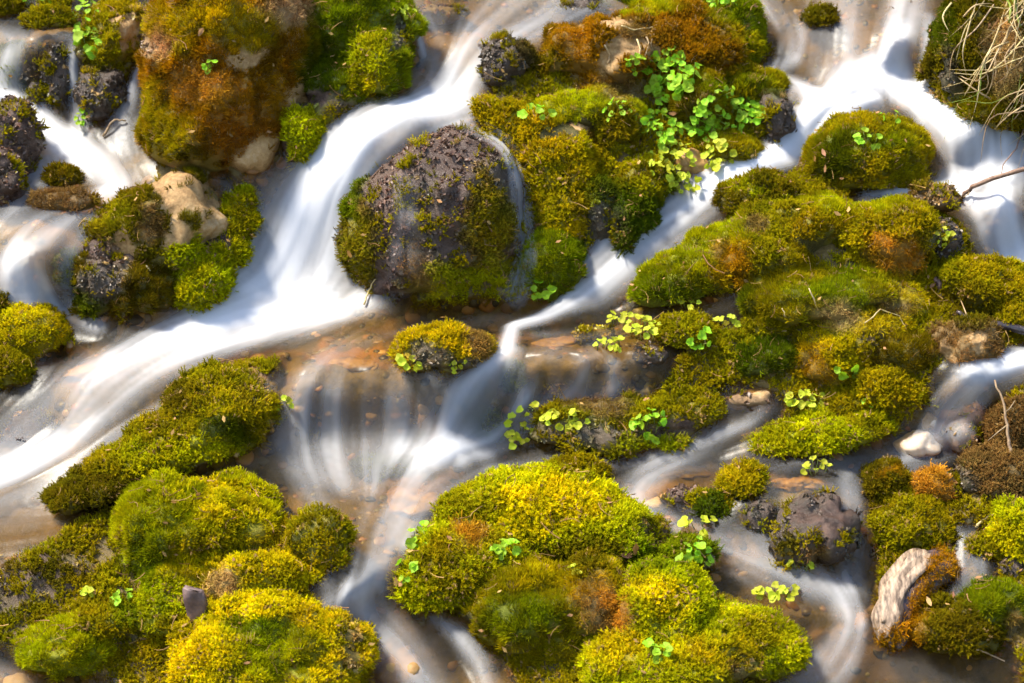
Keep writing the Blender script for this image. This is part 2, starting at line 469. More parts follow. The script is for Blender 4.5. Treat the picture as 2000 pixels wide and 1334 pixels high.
def water_mat(name, film=False):
    m, nt, out = mat(name)
    at = N(nt, 'Attribute', attribute_name='foam')
    sk = N(nt, 'Attribute', attribute_name='streak')
    tr = N(nt, 'BsdfTransparent')
    tr.inputs[0].default_value = (0.82, 0.70, 0.44, 1) if not film else (0.97, 0.96, 0.94, 1)
    gl = N(nt, 'BsdfGlossy', i_Roughness=0.30)
    fr = N(nt, 'Fresnel', i_IOR=1.33)
    b = N(nt, 'Bump', i_Strength=0.25, i_Distance=0.003)
    nt.links.new(sk.outputs['Fac'], b.inputs['Height'])
    nt.links.new(b.outputs[0], gl.inputs['Normal'])
    nt.links.new(b.outputs[0], fr.inputs['Normal'])
    dim = N(nt, 'Math', operation='MULTIPLY', i_1=0.55)
    nt.links.new(fr.outputs[0], dim.inputs[0])
    fr = dim
    clear = N(nt, 'MixShader')
    if film:
        k3 = N(nt, 'Math', operation='MULTIPLY', i_1=0.6, use_clamp=True)
        nt.links.new(at.outputs['Fac'], k3.inputs[0])
        k4 = N(nt, 'Math', operation='MULTIPLY')
        nt.links.new(k3.outputs[0], k4.inputs[0]); nt.links.new(fr.outputs[0], k4.inputs[1])
        nt.links.new(k4.outputs[0], clear.inputs[0])
        tr.inputs[0].default_value = (1, 1, 1, 1)
    else:
        nt.links.new(fr.outputs[0], clear.inputs[0])
    nt.links.new(tr.outputs[0], clear.inputs[1])
    nt.links.new(gl.outputs[0], clear.inputs[2])
    df = N(nt, 'BsdfDiffuse')
    df.inputs[0].default_value = (0.86, 0.86, 0.87, 1)
    tl = N(nt, 'BsdfTranslucent')
    tl.inputs[0].default_value = (0.86, 0.86, 0.87, 1)
    ge = N(nt, 'NewGeometry')
    va = N(nt, 'VectorMath', operation='MULTIPLY_ADD')
    va.inputs[1].default_value = (0.25, 0.25, 0.25)
    va.inputs[2].default_value = (0.0, -0.08, 0.74)
    nt.links.new(ge.outputs['Normal'], va.inputs[0])
    vn = N(nt, 'VectorMath', operation='NORMALIZE')
    nt.links.new(va.outputs[0], vn.inputs[0])
    nt.links.new(vn.outputs[0], df.inputs['Normal'])
    wh = N(nt, 'MixShader', i_0=0.3)
    nt.links.new(df.outputs[0], wh.inputs[1])
    nt.links.new(tl.outputs[0], wh.inputs[2])
    fin = N(nt, 'MixShader')
    nt.links.new(at.outputs['Fac'], fin.inputs[0])
    nt.links.new(clear.outputs[0], fin.inputs[1])
    nt.links.new(wh.outputs[0], fin.inputs[2])
    nt.links.new(fin.outputs[0], out.inputs[0])
    return m
M['water'] = water_mat('stream_water')
M['film'] = water_mat('water_film', True)

# ------------------------------------------------------------------ mesh helpers
def mesh_np(name, V, F, material=None, smooth=True):
    me = bpy.data.meshes.new(name)
    V = np.asarray(V, np.float32)
    F = np.asarray(F, np.int32)
    me.vertices.add(len(V))
    me.vertices.foreach_set('co', V.ravel())
    k = F.shape[1]
    me.loops.add(F.size)
    me.loops.foreach_set('vertex_index', F.ravel())
    me.polygons.add(len(F))
    me.polygons.foreach_set('loop_start', np.arange(0, F.size, k, dtype=np.int32))
    me.polygons.foreach_set('loop_total', np.full(len(F), k, np.int32))
    if smooth:
        me.polygons.foreach_set('use_smooth', np.ones(len(F), bool))
    me.update(calc_edges=True)
    me.validate()
    if material:
        me.materials.append(material)
    return me

def fattr(me, name, vals, typ='FLOAT', dom='POINT'):
    a = me.attributes.new(name, typ, dom)
    vals = np.asarray(vals, np.float32 if typ != 'INT' else np.int32)
    key = {'FLOAT': 'value', 'INT': 'value', 'FLOAT_VECTOR': 'vector', 'FLOAT_COLOR': 'color'}[typ]
    a.data.foreach_set(key, vals.ravel())

def link(name, data, parent=None, label=None, cat=None, group=None, kind=None, loc=None):
    o = bpy.data.objects.new(name, data)
    COL.objects.link(o)
    if parent:
        o.parent = parent
    if loc is not None:
        o.location = loc
    if label: o['label'] = label
    if cat: o['category'] = cat
    if group: o['group'] = group
    if kind: o['kind'] = kind
    return o

def grid_faces(n, m):
    i, j = np.meshgrid(np.arange(n - 1), np.arange(m - 1), indexing='ij')
    a = (i * m + j).ravel()
    return np.stack([a, a + m, a + m + 1, a + 1], 1)

BV, BF, BOFF = [], [], 0                      # everything solid, for resting small things on it
def collect(V, F):
    global BOFF
    F = np.asarray(F)
    if F.shape[1] == 4:
        F = np.concatenate([F[:, [0, 1, 2]], F[:, [0, 2, 3]]])
    BV.append(np.asarray(V)); BF.append(F + BOFF); BOFF += len(V)

# ------------------------------------------------------------------ stream bed
bs = np.arange(-1.5, 1.55, 0.007)
bt = np.arange(-1.1, 1.2, 0.007)
BSG, BTG = np.meshgrid(bs, bt, indexing='ij')
lv = level(BSG, BTG)
we = wetness(BSG, BTG)
Pn = np.stack([BSG.ravel(), BTG.ravel(), np.zeros(BSG.size)], 1)
nz = fbm(Pn * 11, 4, 3).reshape(BSG.shape)
nf = fbm(Pn * 45, 3, 9).reshape(BSG.shape)
bed_h = lv - 0.030 * we + 0.004 * (1 - we) + nz * (0.014 + 0.006 * (1 - we)) + nf * 0.006
BEDV = sth(BSG.ravel(), BTG.ravel(), bed_h.ravel())
BEDF = grid_faces(*BSG.shape)
bed_me = mesh_np('stream_bed', BEDV, BEDF, M['bed'])
stream_bed = link('stream_bed', bed_me, kind='structure')
stream_bed['label'] = 'brown stony bed of the stream under the flowing water'
bu, bv_, _ = project(BEDV)
bcol = np.zeros((len(BEDV), 4), np.float32)
for (pu, pv, ru, rv, cc) in [(700,690,120,25,(.50,.27,.06)),(480,710,140,40,(.30,.14,.06)),(150,720,120,50,(.45,.24,.07)),(1080,650,120,30,(.42,.24,.08)),(900,640,250,30,(.20,.13,.05)),(1200,660,150,50,(.20,.17,.02)),
      (700,830,200,80,(.26,.20,.06)),(950,820,80,60,(.10,.15,.03)),(830,960,120,50,(.36,.22,.11)),(1500,920,250,40,(.28,.20,.04)),(1250,900,150,30,(.28,.19,.07)),(1300,960,90,50,(.50,.34,.2)),(1650,1290,220,70,(.34,.24,.12)),
      (1480,1080,120,50,(.30,.23,.14)),(760,1270,130,90,(.28,.20,.09)),(30,1320,90,50,(.6,.42,.2)),(650,1050,80,110,(.22,.19,.03)),(60,1030,150,60,(.2,.16,.05)),(1650,90,160,110,(.25,.18,.09)),(200,440,160,70,(.36,.24,.12)),(870,60,150,80,(.30,.23,.09)),(300,840,60,60,(.26,.24,.03)),(100,1120,150,80,(.14,.09,.10)),(30,1150,80,60,(.10,.07,.09)),(150,1090,60,30,(.16,.15,.04))]:
    q = np.hypot((bu + nz.ravel() * 60 - pu) / ru, (bv_ + nf.ravel() * 40 - pv) / rv)
    f = sstep(1.15, 0.45, q) * 0.75
    bcol[:, :3] = bcol[:, :3] * (1 - f[:, None]) + np.array(cc) * f[:, None]
    bcol[:, 3] = np.maximum(bcol[:, 3], f)
bcol[:, :3] *= np.array([0.66, 0.52, 0.30]) * (1 + 0.6 * nf.ravel() + 0.5 * nz.ravel())[:, None]
fattr(bed_me, 'tint', np.clip(bcol, 0, 1), 'FLOAT_COLOR')
collect(BEDV, BEDF)
# the hillside goes on above, below and beside the part that fills the picture
hs_ = np.concatenate([np.linspace(-14, -1.5, 26), np.linspace(-1.3, 1.3, 12), np.linspace(1.5, 14, 26)])
ht_ = np.concatenate([np.linspace(-8, -1.1, 16), np.linspace(-0.9, 0.95, 9), np.linspace(1.15, 16, 40)])
HSG, HTG = np.meshgrid(hs_, ht_, indexing='ij')
hq = np.stack([HSG.ravel(), HTG.ravel(), np.zeros(HSG.size)], 1)
edge = np.maximum(np.abs(HSG) - 1.45, np.maximum(HTG - 1.15, -1.05 - HTG))
hh = np.where(edge < -0.02, -0.5, fbm(hq * 1.2, 3, 61).reshape(HSG.shape) * 0.25 * np.clip(edge, 0, 2) - 0.01)
hill = link('hillside', mesh_np('hillside', sth(HSG.ravel(), HTG.ravel(), hh.ravel()), grid_faces(*HSG.shape), M['soil']), kind='structure')
hill['label'] = 'mossy hillside going on around the cascade'

def bed_at(s, t):
    return gsample(bed_h, s, t, -1.5, -1.1, 0.007)

# ------------------------------------------------------------------ water sheet
wl = level(FSG, FTG) + 0.004
relief = blur(streak, 3) * 0.0018 * np.clip(foam, 0.1, 1.2) + np.clip(foam, 0, 1.3) * 0.016
wh = wl + relief
WV = sth(FSG.ravel(), FTG.ravel(), wh.ravel())
WF = grid_faces(FN, FM)
keepv = (wet > 0.02).ravel()
WF = WF[keepv[WF].all(1)]
used = np.zeros(len(WV), bool); used[WF.ravel()] = True
remap = np.cumsum(used) - 1
edge_fade = sstep(0.02, 0.6, wet)
wme = mesh_np('stream_water', WV[used], remap[WF], M['water'])
fattr(wme, 'foam', (alpha * edge_fade).ravel()[used])
fattr(wme, 'streak', (streak * 0.5).ravel()[used])
stream_water = link('stream_water', wme, kind='structure')
stream_water['label'] = 'silky white and clear water cascading down between the mossy rocks'

def icosphere(n):
    import bmesh
    bm = bmesh.new()
    bmesh.ops.create_icosphere(bm, subdivisions=n, radius=1)
    V = np.array([v.co[:] for v in bm.verts]); F = np.array([[v.index for v in f.verts] for f in bm.faces])
    bm.free()
    return V, F

# ------------------------------------------------------------------ moss shoots (shapes shared by all moss)
def unit(v):
    return v / np.linalg.norm(v)

def shoot(V, F, T, base, d, length, rad, nleaf, leaf, bend, r_):
    """a curved shoot with little leaves round it"""
    side = unit(np.cross(d, [0.3, 0.9, 0.1]) + 1e-6)
    bdir = unit(side * r_.normal() + np.cross(d, side) * r_.normal())
    n = 4
    pts = []
    for k in range(n):
        q = k / (n - 1)
        pts.append(base + d * length * q + bdir * bend * length * q * q)
    o = len(V)
    for k, p in enumerate(pts):
        rr = rad * (1 - 0.75 * k / (n - 1))
        for a in range(3):
            ang = a * 2.094
            V.append(p + (side * math.cos(ang) + np.cross(d, side) * math.sin(ang)) * rr)
            T.append(k / (n - 1))
    for k in range(n - 1):
        for a in range(3):
            b = (a + 1) % 3
            i0, i1, i2, i3 = o + k * 3 + a, o + k * 3 + b, o + k * 3 + 3 + b, o + k * 3 + 3 + a
            F += [(i0, i1, i2), (i0, i2, i3)]
    for k in range(nleaf):
        q = 0.15 + 0.85 * (k + r_.random() * 0.5) / nleaf
        p = base + d * length * q + bdir * bend * length * q * q
        ang = k * 2.4 + r_.random()
        out = side * math.cos(ang) + np.cross(d, side) * math.sin(ang)
        ld = unit(out + d * (0.7 + 0.6 * q))
        wd = unit(np.cross(ld, d) + 1e-6)
        L = leaf * (1.15 - 0.5 * q)
        o = len(V)
        V += [p - wd * L * 0.22, p + wd * L * 0.22, p + ld * L]
        T += [q * 0.9, q * 0.9, min(1, q + 0.2)]
        F.append((o, o + 1, o + 2))

def proto(name, kind, seed):
    r_ = np.random.default_rng(seed)
    V, F, T = [], [], []
    Z = np.array([0, 0, 1.0])
    if kind == 'A':            # feathery shoots, unit = 1 shoot height
        for k in range(6):
            a = r_.random() * 6.28; sp = r_.random() ** 0.5
            b = np.array([math.cos(a), math.sin(a), 0]) * sp * 0.42
            d = unit(Z + b * 1.3 + r_.normal(size=3) * 0.16)
            shoot(V, F, T, b - Z * 0.15, d, 0.75 + 0.4 * r_.random(), 0.07, 13, 0.34, 0.3, r_)
    elif kind == 'B':          # fine upright velvet
        for k in range(16):
            a = r_.random() * 6.28; sp = r_.random() ** 0.5
            b = np.array([math.cos(a), math.sin(a), 0]) * sp * 0.5
            d = unit(Z + b * 0.5 + r_.normal(size=3) * 0.17)
            L = 0.7 + 0.45 * r_.random()
            sd = unit(np.cross(d, r_.normal(size=3)))
            w = 0.06
            bd = r_.normal(size=3) * 0.08
            o = len(V)
            b0 = b - Z * 0.15
            V += [b0 - sd * w, b0 + sd * w, b0 + d * L * 0.6 - sd * w * 0.8 + bd * 0.4, b0 + d * L * 0.6 + sd * w * 0.8 + bd * 0.4, b0 + d * L + bd]
            T += [0, 0, .6, .6, 1]
            F += [(o, o + 1, o + 3), (o, o + 3, o + 2), (o + 2, o + 3, o + 4)]
    elif kind == 'C':          # tangled thin curly fibres
        for k in range(12):
            a = r_.random() * 6.28
            p = np.array([math.cos(a), math.sin(a), 0]) * r_.random() * 0.5 - Z * 0.1
            d = unit(Z * 0.8 + r_.normal(size=3) * 0.6)
            w = 0.03
            o = len(V)
            for q in range(5):
                sd = unit(np.cross(d, [0.2, 0.5, 0.8]))
                V += [p - sd * w, p + sd * w]
                T += [q / 4, q / 4]
                p = p + d * 0.28
                d = unit(d + r_.normal(size=3) * 0.45)
            for q in range(4):
                i = o + q * 2
                F += [(i, i + 1, i + 3), (i, i + 3, i + 2)]
    elif kind == 'F':          # litter: needles, stem bits, scraps of leaf lying on the moss
        L = 0.5
        if seed % 3 == 0:
            V = [np.array(q) for q in ((-.22, 0, .5), (-.05, .12, .52), (.2, .06, .5), (.26, -.02, .56), (.02, -.12, .5))]
            F = [(0, 2, 1), (0, 3, 2), (0, 4, 3)]
        else:
            bend = r_.normal() * 0.12
            for q, x in enumerate((-.5, -.15, .2, .5)):
                w = 0.03 * (1 - 0.5 * q / 3)
                for a in range(3):
                    V.append(np.array([x, bend * (1 - 4 * x * x) + w * math.cos(a * 2.09), 0.55 + w * math.sin(a * 2.09) + 0.12 * x * r_.random()]))
            for q in range(3):
                for a in range(3):
                    b = (a + 1) % 3; i = q * 3
                    F += [(i + a, i + b, i + 3 + b), (i + a, i + 3 + b, i + 3 + a)]
        T = [0.5] * len(V)
    elif kind == 'E':          # pebble
        Vp, Fp = icosphere(2)
        Vp = Vp * r_.uniform([0.7, 0.5, 0.3], [1.0, 0.9, 0.55]) * (1 + 0.22 * fbm(Vp * 1.3 + seed, 2, seed))[:, None] * 0.5
        V = list(Vp); F = [tuple(f) for f in Fp]; T = [0.5] * len(V)
    else:                      # D: crumpled liverwort flakes
        for k in range(8):
            a = r_.random() * 6.28
            c = np.array([math.cos(a), math.sin(a), 0]) * r_.random() * 0.5 + Z * 0.12 * r_.random()
            nrm = unit(Z + r_.normal(size=3) * 0.65)
            e1 = unit(np.cross(nrm, r_.normal(size=3))); e2 = np.cross(nrm, e1)
            o = len(V)
            V.append(c); T.append(0.4)
            for q in range(6):
                an = q * 1.047
                V.append(c + (e1 * math.cos(an) + e2 * math.sin(an)) * ((0.26 if q % 3 == 0 else 0.12) + 0.10 * r_.random()) + nrm * r_.normal() * 0.10)
                T.append(0.3 + 0.7 * r_.random())
            for q in range(6):
                F.append((o, o + 1 + q, o + 1 + (q + 1) % 6))
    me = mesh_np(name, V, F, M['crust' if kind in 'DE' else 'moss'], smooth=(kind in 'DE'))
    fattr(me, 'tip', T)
    return bpy.data.objects.new(name, me)

pcol = bpy.data.collections.new('moss_shapes')
PIDX = {}
for ki, (kind, cnt) in enumerate((('A', 5), ('B', 4), ('C', 4), ('D', 4), ('E', 6), ('F', 6))):
    PIDX[kind] = []
    for q in range(cnt):
        PIDX[kind].append(len(pcol.objects))
        pcol.objects.link(proto('m%02d' % len(pcol.objects), kind, 100 + ki * 10 + q))

ng = bpy.data.node_groups.new('moss_scatter', 'GeometryNodeTree')
ng.interface.new_socket('Geometry', in_out='INPUT', socket_type='NodeSocketGeometry')
ng.interface.new_socket('Geometry', in_out='OUTPUT', socket_type='NodeSocketGeometry')
gi = ng.nodes.new('NodeGroupInput'); go = ng.nodes.new('NodeGroupOutput')
ci = ng.nodes.new('GeometryNodeCollectionInfo')
ci.inputs['Collection'].default_value = pcol
ci.inputs['Separate Children'].default_value = True
ci.inputs['Reset Children'].default_value = True
ip = ng.nodes.new('GeometryNodeInstanceOnPoints')
ip.inputs['Pick Instance'].default_value = True
def nattr(name, dt):
    n = ng.nodes.new('GeometryNodeInputNamedAttribute')
    n.data_type = dt
    n.inputs['Name'].default_value = name
    return n.outputs[0]
ng.links.new(gi.outputs[0], ip.inputs['Points'])
ng.links.new(ci.outputs[0], ip.inputs['Instance'])
ng.links.new(nattr('pick', 'INT'), ip.inputs['Instance Index'])
ng.links.new(nattr('turn', 'FLOAT_VECTOR'), ip.inputs['Rotation'])
ng.links.new(nattr('size', 'FLOAT'), ip.inputs['Scale'])
ng.links.new(ip.outputs[0], go.inputs[0])

# ------------------------------------------------------------------ moss colours and where they grow
C = dict(yel=(0.56, 0.465, 0.002), lime=(0.39, 0.39, 0.002), gold=(0.44, 0.345, 0.002), olive=(0.28, 0.235, 0.002), green=(0.19, 0.235, 0.002),
         dkgreen=(0.085, 0.115, 0.002), rust=(0.30, 0.145, 0.002), orange=(0.44, 0.19, 0.012), brown=(0.19, 0.11, 0.03), straw=(0.50, 0.33, 0.12),
         dark=(0.075, 0.058, 0.042), purple=(0.105, 0.062, 0.042), dkolive=(0.145, 0.115, 0.002), pinkbr=(0.42, 0.24, 0.11))
C = {k: np.array(v) for k, v in C.items()}
# (u, v, ru, rv, moss type or X for bare stone, colour)
PATCH = [
 # big rust boulder
 (480,105,40,22,'X',None),(560,200,22,14,'X',None),(620,180,50,28,'X',None),(520,300,60,45,'X',None),(470,335,30,20,'X',None),
 (330,60,60,60,'B','gold'),(420,20,90,40,'B','gold'),(560,20,60,40,'C','pinkbr'),(310,85,35,30,'C','pinkbr'),(480,60,70,50,'B','gold'),
 (330,280,60,70,'B','olive'),(310,200,40,60,'B','olive'),(370,330,80,30,'B','dkolive'),(470,250,70,60,'B','orange'),(400,160,80,40,'C','orange'),(540,190,30,50,'C','rust'),
 (670,40,70,60,'B','green'),(620,130,45,70,'B','dkgreen'),(730,120,50,60,'A','lime'),(720,170,40,20,'A','yel'),(780,70,22,40,'D','dark'),(600,260,45,45,'A','lime'),(660,215,50,25,'D','purple'),  # the dkgreen patch paints the hollow's deep shade into the moss colour
 # small boulder upper left
 (250,60,35,45,'X',None),(280,50,20,60,'D','purple'),(190,90,40,50,'A','olive'),(200,185,50,50,'D','dark'),(120,120,40,60,'D','dark'),
 # tan boulder
 (385,380,72,60,'X',None),(350,352,85,28,'X',None),(405,440,45,75,'X',None),(355,470,42,55,'X',None),(368,367,14,9,'B','dkolive'),(372,440,16,24,'B','dkolive'),
 (296,430,24,46,'C','brown'),(300,395,30,16,'C','dkolive'),(200,430,45,40,'A','dkolive'),(240,480,30,40,'X',None),(205,500,45,35,'D','purple'),(210,420,50,30,'A','olive'),
 (470,420,36,50,'A','olive'),(390,520,60,70,'A','lime'),(280,555,60,45,'B','dkolive'),(180,590,40,30,'A','dkgreen'),(200,550,60,40,'D','dark'),(340,500,30,20,'A','lime'),
 # left cushions
 (60,640,80,45,'A','gold'),(30,610,60,22,'A','yel'),(20,720,40,35,'A','olive'),
 # centre boulder
 (850,420,75,140,'D','purple'),(900,350,60,60,'D','purple'),(790,330,40,60,'D','purple'),(700,470,40,110,'A','olive'),(690,380,30,60,'A','green'),(950,430,45,90,'A','olive'),(880,560,90,35,'A','lime'),(950,540,40,40,'A','lime'),
 (740,540,14,60,'X',None),(820,500,30,80,'C','brown'),(830,420,30,100,'D','dark'),(985,360,25,80,'D','dark'),
 # moss column
 (1090,310,80,60,'A','gold'),(1100,380,60,50,'A','olive'),(970,230,50,30,'A','gold'),(1080,520,55,65,'B','green'),(1150,205,100,35,'B','lime'),(1200,250,50,50,'A','dkolive'),(1115,252,55,20,'X',None),
 (1255,355,50,40,'A','olive'),(1255,350,20,14,'B','dkolive'),(1220,430,60,60,'A','dkgreen'),(1170,440,40,60,'D','dark'),(1240,320,50,15,'A','yel'),  # small dkolive patch paints the shade of a hole onto the mound
 # upper centre rocks
 (985,130,45,50,'D','dark'),(1070,90,60,55,'A','dkolive'),(1110,70,50,40,'C','rust'),(1150,140,40,40,'C','rust'),(1210,40,40,12,'X',None),(1210,95,35,30,'X',None),(1190,130,22,20,'X',None),(1260,85,40,30,'X',None),
 (1260,60,60,30,'C','brown'),(1330,60,80,50,'A','rust'),(1400,90,40,60,'A','rust'),(1250,10,90,16,'B','lime'),(1430,30,50,40,'B','green'),(1460,90,30,40,'A','olive'),(1340,205,50,50,'B','dkolive'),(1450,165,85,26,'B','green'),(1440,190,50,18,'B','olive'),
 (1220,170,50,30,'C','brown'),(1520,260,35,50,'D','dark'),(1430,290,45,25,'B','olive'),
 # right bank and dome
 (1870,120,60,120,'A','dkolive'),(1850,60,40,60,'B','dkgreen'),(1900,210,60,40,'B','olive'),(1850,150,26,60,'D','dark'),
 (1690,280,95,35,'B','green'),(1720,320,90,30,'A','olive'),(1690,240,80,16,'A','olive'),(1640,310,50,40,'B','dkgreen'),(1750,355,60,12,'A','olive'),
 (1480,385,70,32,'A','dkolive'),(1450,365,40,15,'A','lime'),
 # right mound
 (1340,550,100,50,'B','lime'),(1300,570,80,40,'B','green'),(1440,450,80,30,'B','lime'),(1600,405,110,22,'B','lime'),(1500,470,60,50,'A','olive'),(1430,520,40,60,'C','rust'),(1470,440,30,20,'C','brown'),
 (1600,490,45,22,'X',None),(1750,490,55,45,'C','orange'),(1740,440,70,30,'A','olive'),(1610,550,100,40,'B','green'),(1560,530,70,40,'B','olive'),(1470,590,60,40,'B','dkgreen'),(1650,580,60,30,'B','green'),(1700,395,60,20,'B','lime'),(1560,430,60,40,'A','olive'),(1500,590,40,40,'B','olive'),
 (1820,385,55,26,'D','brown'),(1840,480,32,40,'D','dark'),(1930,560,90,60,'A','olive'),(1900,590,60,40,'A','dkolive'),
 # tangle
 (1690,640,70,40,'C','gold'),(1745,590,45,22,'C','brown'),(1640,620,50,30,'C','straw'),(1710,660,30,12,'D','purple'),(1510,635,50,26,'B','olive'),(1500,700,55,35,'B','dkgreen'),(1600,710,50,40,'C','rust'),(1770,690,60,32,'B','dkolive'),(1660,700,40,40,'A','gold'),
 (1340,650,55,25,'A','olive'),(1470,650,40,14,'A','olive'),(1890,670,70,40,'C','brown'),(1850,690,20,35,'X',None),(1910,665,20,30,'X',None),(1480,755,26,14,'X',None),
 (1720,765,90,35,'A','gold'),(1760,760,50,35,'A','olive'),(1600,850,120,30,'A','lime'),(1690,830,50,22,'A','olive'),
 # mid wet rock
 (1160,790,80,26,'C','brown'),(1320,785,70,35,'A','olive'),(1150,850,130,28,'D','dark'),(1300,850,60,24,'D','purple'),(1340,832,24,12,'X',None),(1280,870,70,10,'A','lime'),
 (860,665,70,25,'A','gold'),(930,670,30,30,'C','brown'),(830,700,50,22,'D','dark'),(900,710,50,14,'D','dark'),
 # lower left
 (420,790,100,60,'A','olive'),(440,840,55,32,'B','dkgreen'),(340,770,60,40,'A','dkolive'),(500,760,30,40,'D','brown'),(360,890,140,40,'A','lime'),(180,960,60,30,'A','dkolive'),(300,860,60,20,'A','olive'),(530,860,20,40,'D','brown'),
 (310,1010,70,60,'B','lime'),(290,1090,60,60,'B','green'),(450,1060,90,40,'A','olive'),(450,1000,80,25,'A','gold'),(520,1060,40,40,'C','gold'),(430,960,110,22,'A','yel'),(370,960,30,10,'B','green'),
 (360,1110,55,45,'B','yel'),(330,1170,60,50,'A','lime'),(500,1110,70,25,'A','yel'),(440,1140,35,25,'C','straw'),(560,1130,60,30,'A','gold'),(350,1220,60,30,'A','olive'),
 (120,1270,85,45,'B','lime'),(200,1200,70,30,'A','olive'),(240,1200,40,30,'A','green'),(60,1145,60,40,'D','purple'),(150,1100,44,30,'D','brown'),(110,1120,70,40,'A','dkolive'),(200,1075,18,28,'X',None),(30,1150,40,40,'D','dark'),
 (520,1250,110,50,'B','green'),(560,1290,110,50,'B','lime'),(430,1230,60,70,'A','yel'),(520,1190,90,22,'A','yel'),(620,1210,60,30,'A','gold'),(680,1260,30,60,'D','brown'),(490,1230,60,28,'B','green'),(630,1290,40,40,'A','gold'),
 (620,1060,50,50,'A','olive'),
 # centre lower boulder
 (1080,980,120,40,'A','yel'),(1050,1020,120,22,'A','yel'),(1200,1040,60,40,'A','lime'),(930,990,60,30,'A','olive'),(900,1060,50,26,'C','gold'),(880,1110,80,60,'A','olive'),(1000,1060,70,22,'A','olive'),(1150,1080,90,28,'A','dkolive'),(920,1040,40,20,'C','orange'),
 (1130,915,55,16,'A','olive'),(1030,1170,100,70,'B','olive'),(1010,1200,80,50,'B','green'),(1060,1130,60,26,'B','gold'),(1160,1150,50,50,'C','rust'),(1180,1200,50,45,'C','brown'),(1200,1180,26,40,'C','orange'),(1080,1250,50,20,'B','olive'),(910,1215,18,22,'X',None),
 # bottom right carpet
 (1290,1170,60,50,'A','yel'),(1280,1090,50,40,'A','green'),(1340,1240,120,60,'A','lime'),(1220,1270,60,50,'A','gold'),(1400,1280,80,40,'A','gold'),(1480,1240,70,50,'A','olive'),(1330,1085,40,22,'A','green'),(1400,1110,30,20,'D','dark'),(1440,1300,40,30,'D','brown'),(1280,1035,40,22,'D','brown'),
 # right bottom
 (1730,940,40,40,'A','dkolive'),(1735,915,24,12,'C','rust'),(1830,945,45,22,'C','orange'),(1930,930,70,40,'A','brown'),(1880,940,30,30,'D','dark'),(1800,1000,40,22,'A','olive'),(1770,1040,70,26,'A','olive'),(1980,1030,26,40,'A','lime'),
 (1950,1180,50,36,'B','green'),(1870,1220,80,40,'A','dkolive'),(1980,1230,30,50,'C','brown'),(1630,1015,50,40,'X',None),(1570,1000,30,16,'X',None),(1540,1060,26,20,'A','dkolive'),(1600,1080,26,18,'C','brown'),
 (1775,1230,40,50,'C','rust'),(1960,110,40,90,'C','straw'),
]

def classify(P, base_type, base_col, seed):
    """moss type and colour at world points"""
    u, v, _ = project(P)
    n = len(P)
    w1 = fbm(P * 16, 2, 5) * 22
    w2 = fbm(P * 16 + 40, 2, 8) * 22
    w3 = fbm(P * 60, 2, 15) * 10
    types = np.full(n, base_type, dtype='<U1')
    col = np.tile(C[base_col], (n, 1)).astype(float)
    best = np.full(n, -1.0)
    for (pu, pv, ru, rv, ty, c) in PATCH:
        q = np.hypot((u + w1 + w3 - pu) / ru, (v + w2 + w3 - pv) / rv)
        near = q < 1.5
        if not near.any():
            continue
        k = 1 - q
        upd = near & (k > 0) & (k + 0.25 > best)
        types[upd] = ty
        if c is not None:
            f = (sstep(1.25, 0.55, q) * 0.9)[near][:, None]
            col[near] = col[near] * (1 - f) + C[c] * f
        best[upd] = k[upd]
    return types, col

def finish_col(P, col, seed):
    n = len(P)
    big = fbm(P * 9, 3, seed + 1)
    mid = fbm(P * 38, 2, seed + 2)
    bright = np.exp(0.30 * big + 0.40 * mid + 0.20 * rng.normal(size=n))
    hue = fbm(P * 14, 2, seed + 3) * 0.16 + 0.06 * rng.normal(size=n)
    c = col * bright[:, None]
    c[:, 0] *= np.exp(hue * 0.8)
    c[:, 1] *= np.exp(-hue * 0.15)
    dead = rng.random(n) < 0.025
    c[dead] = C['straw'] * rng.uniform(0.5, 1.1, (dead.sum(), 1))
    return np.clip(c, 0.002, 0.85)

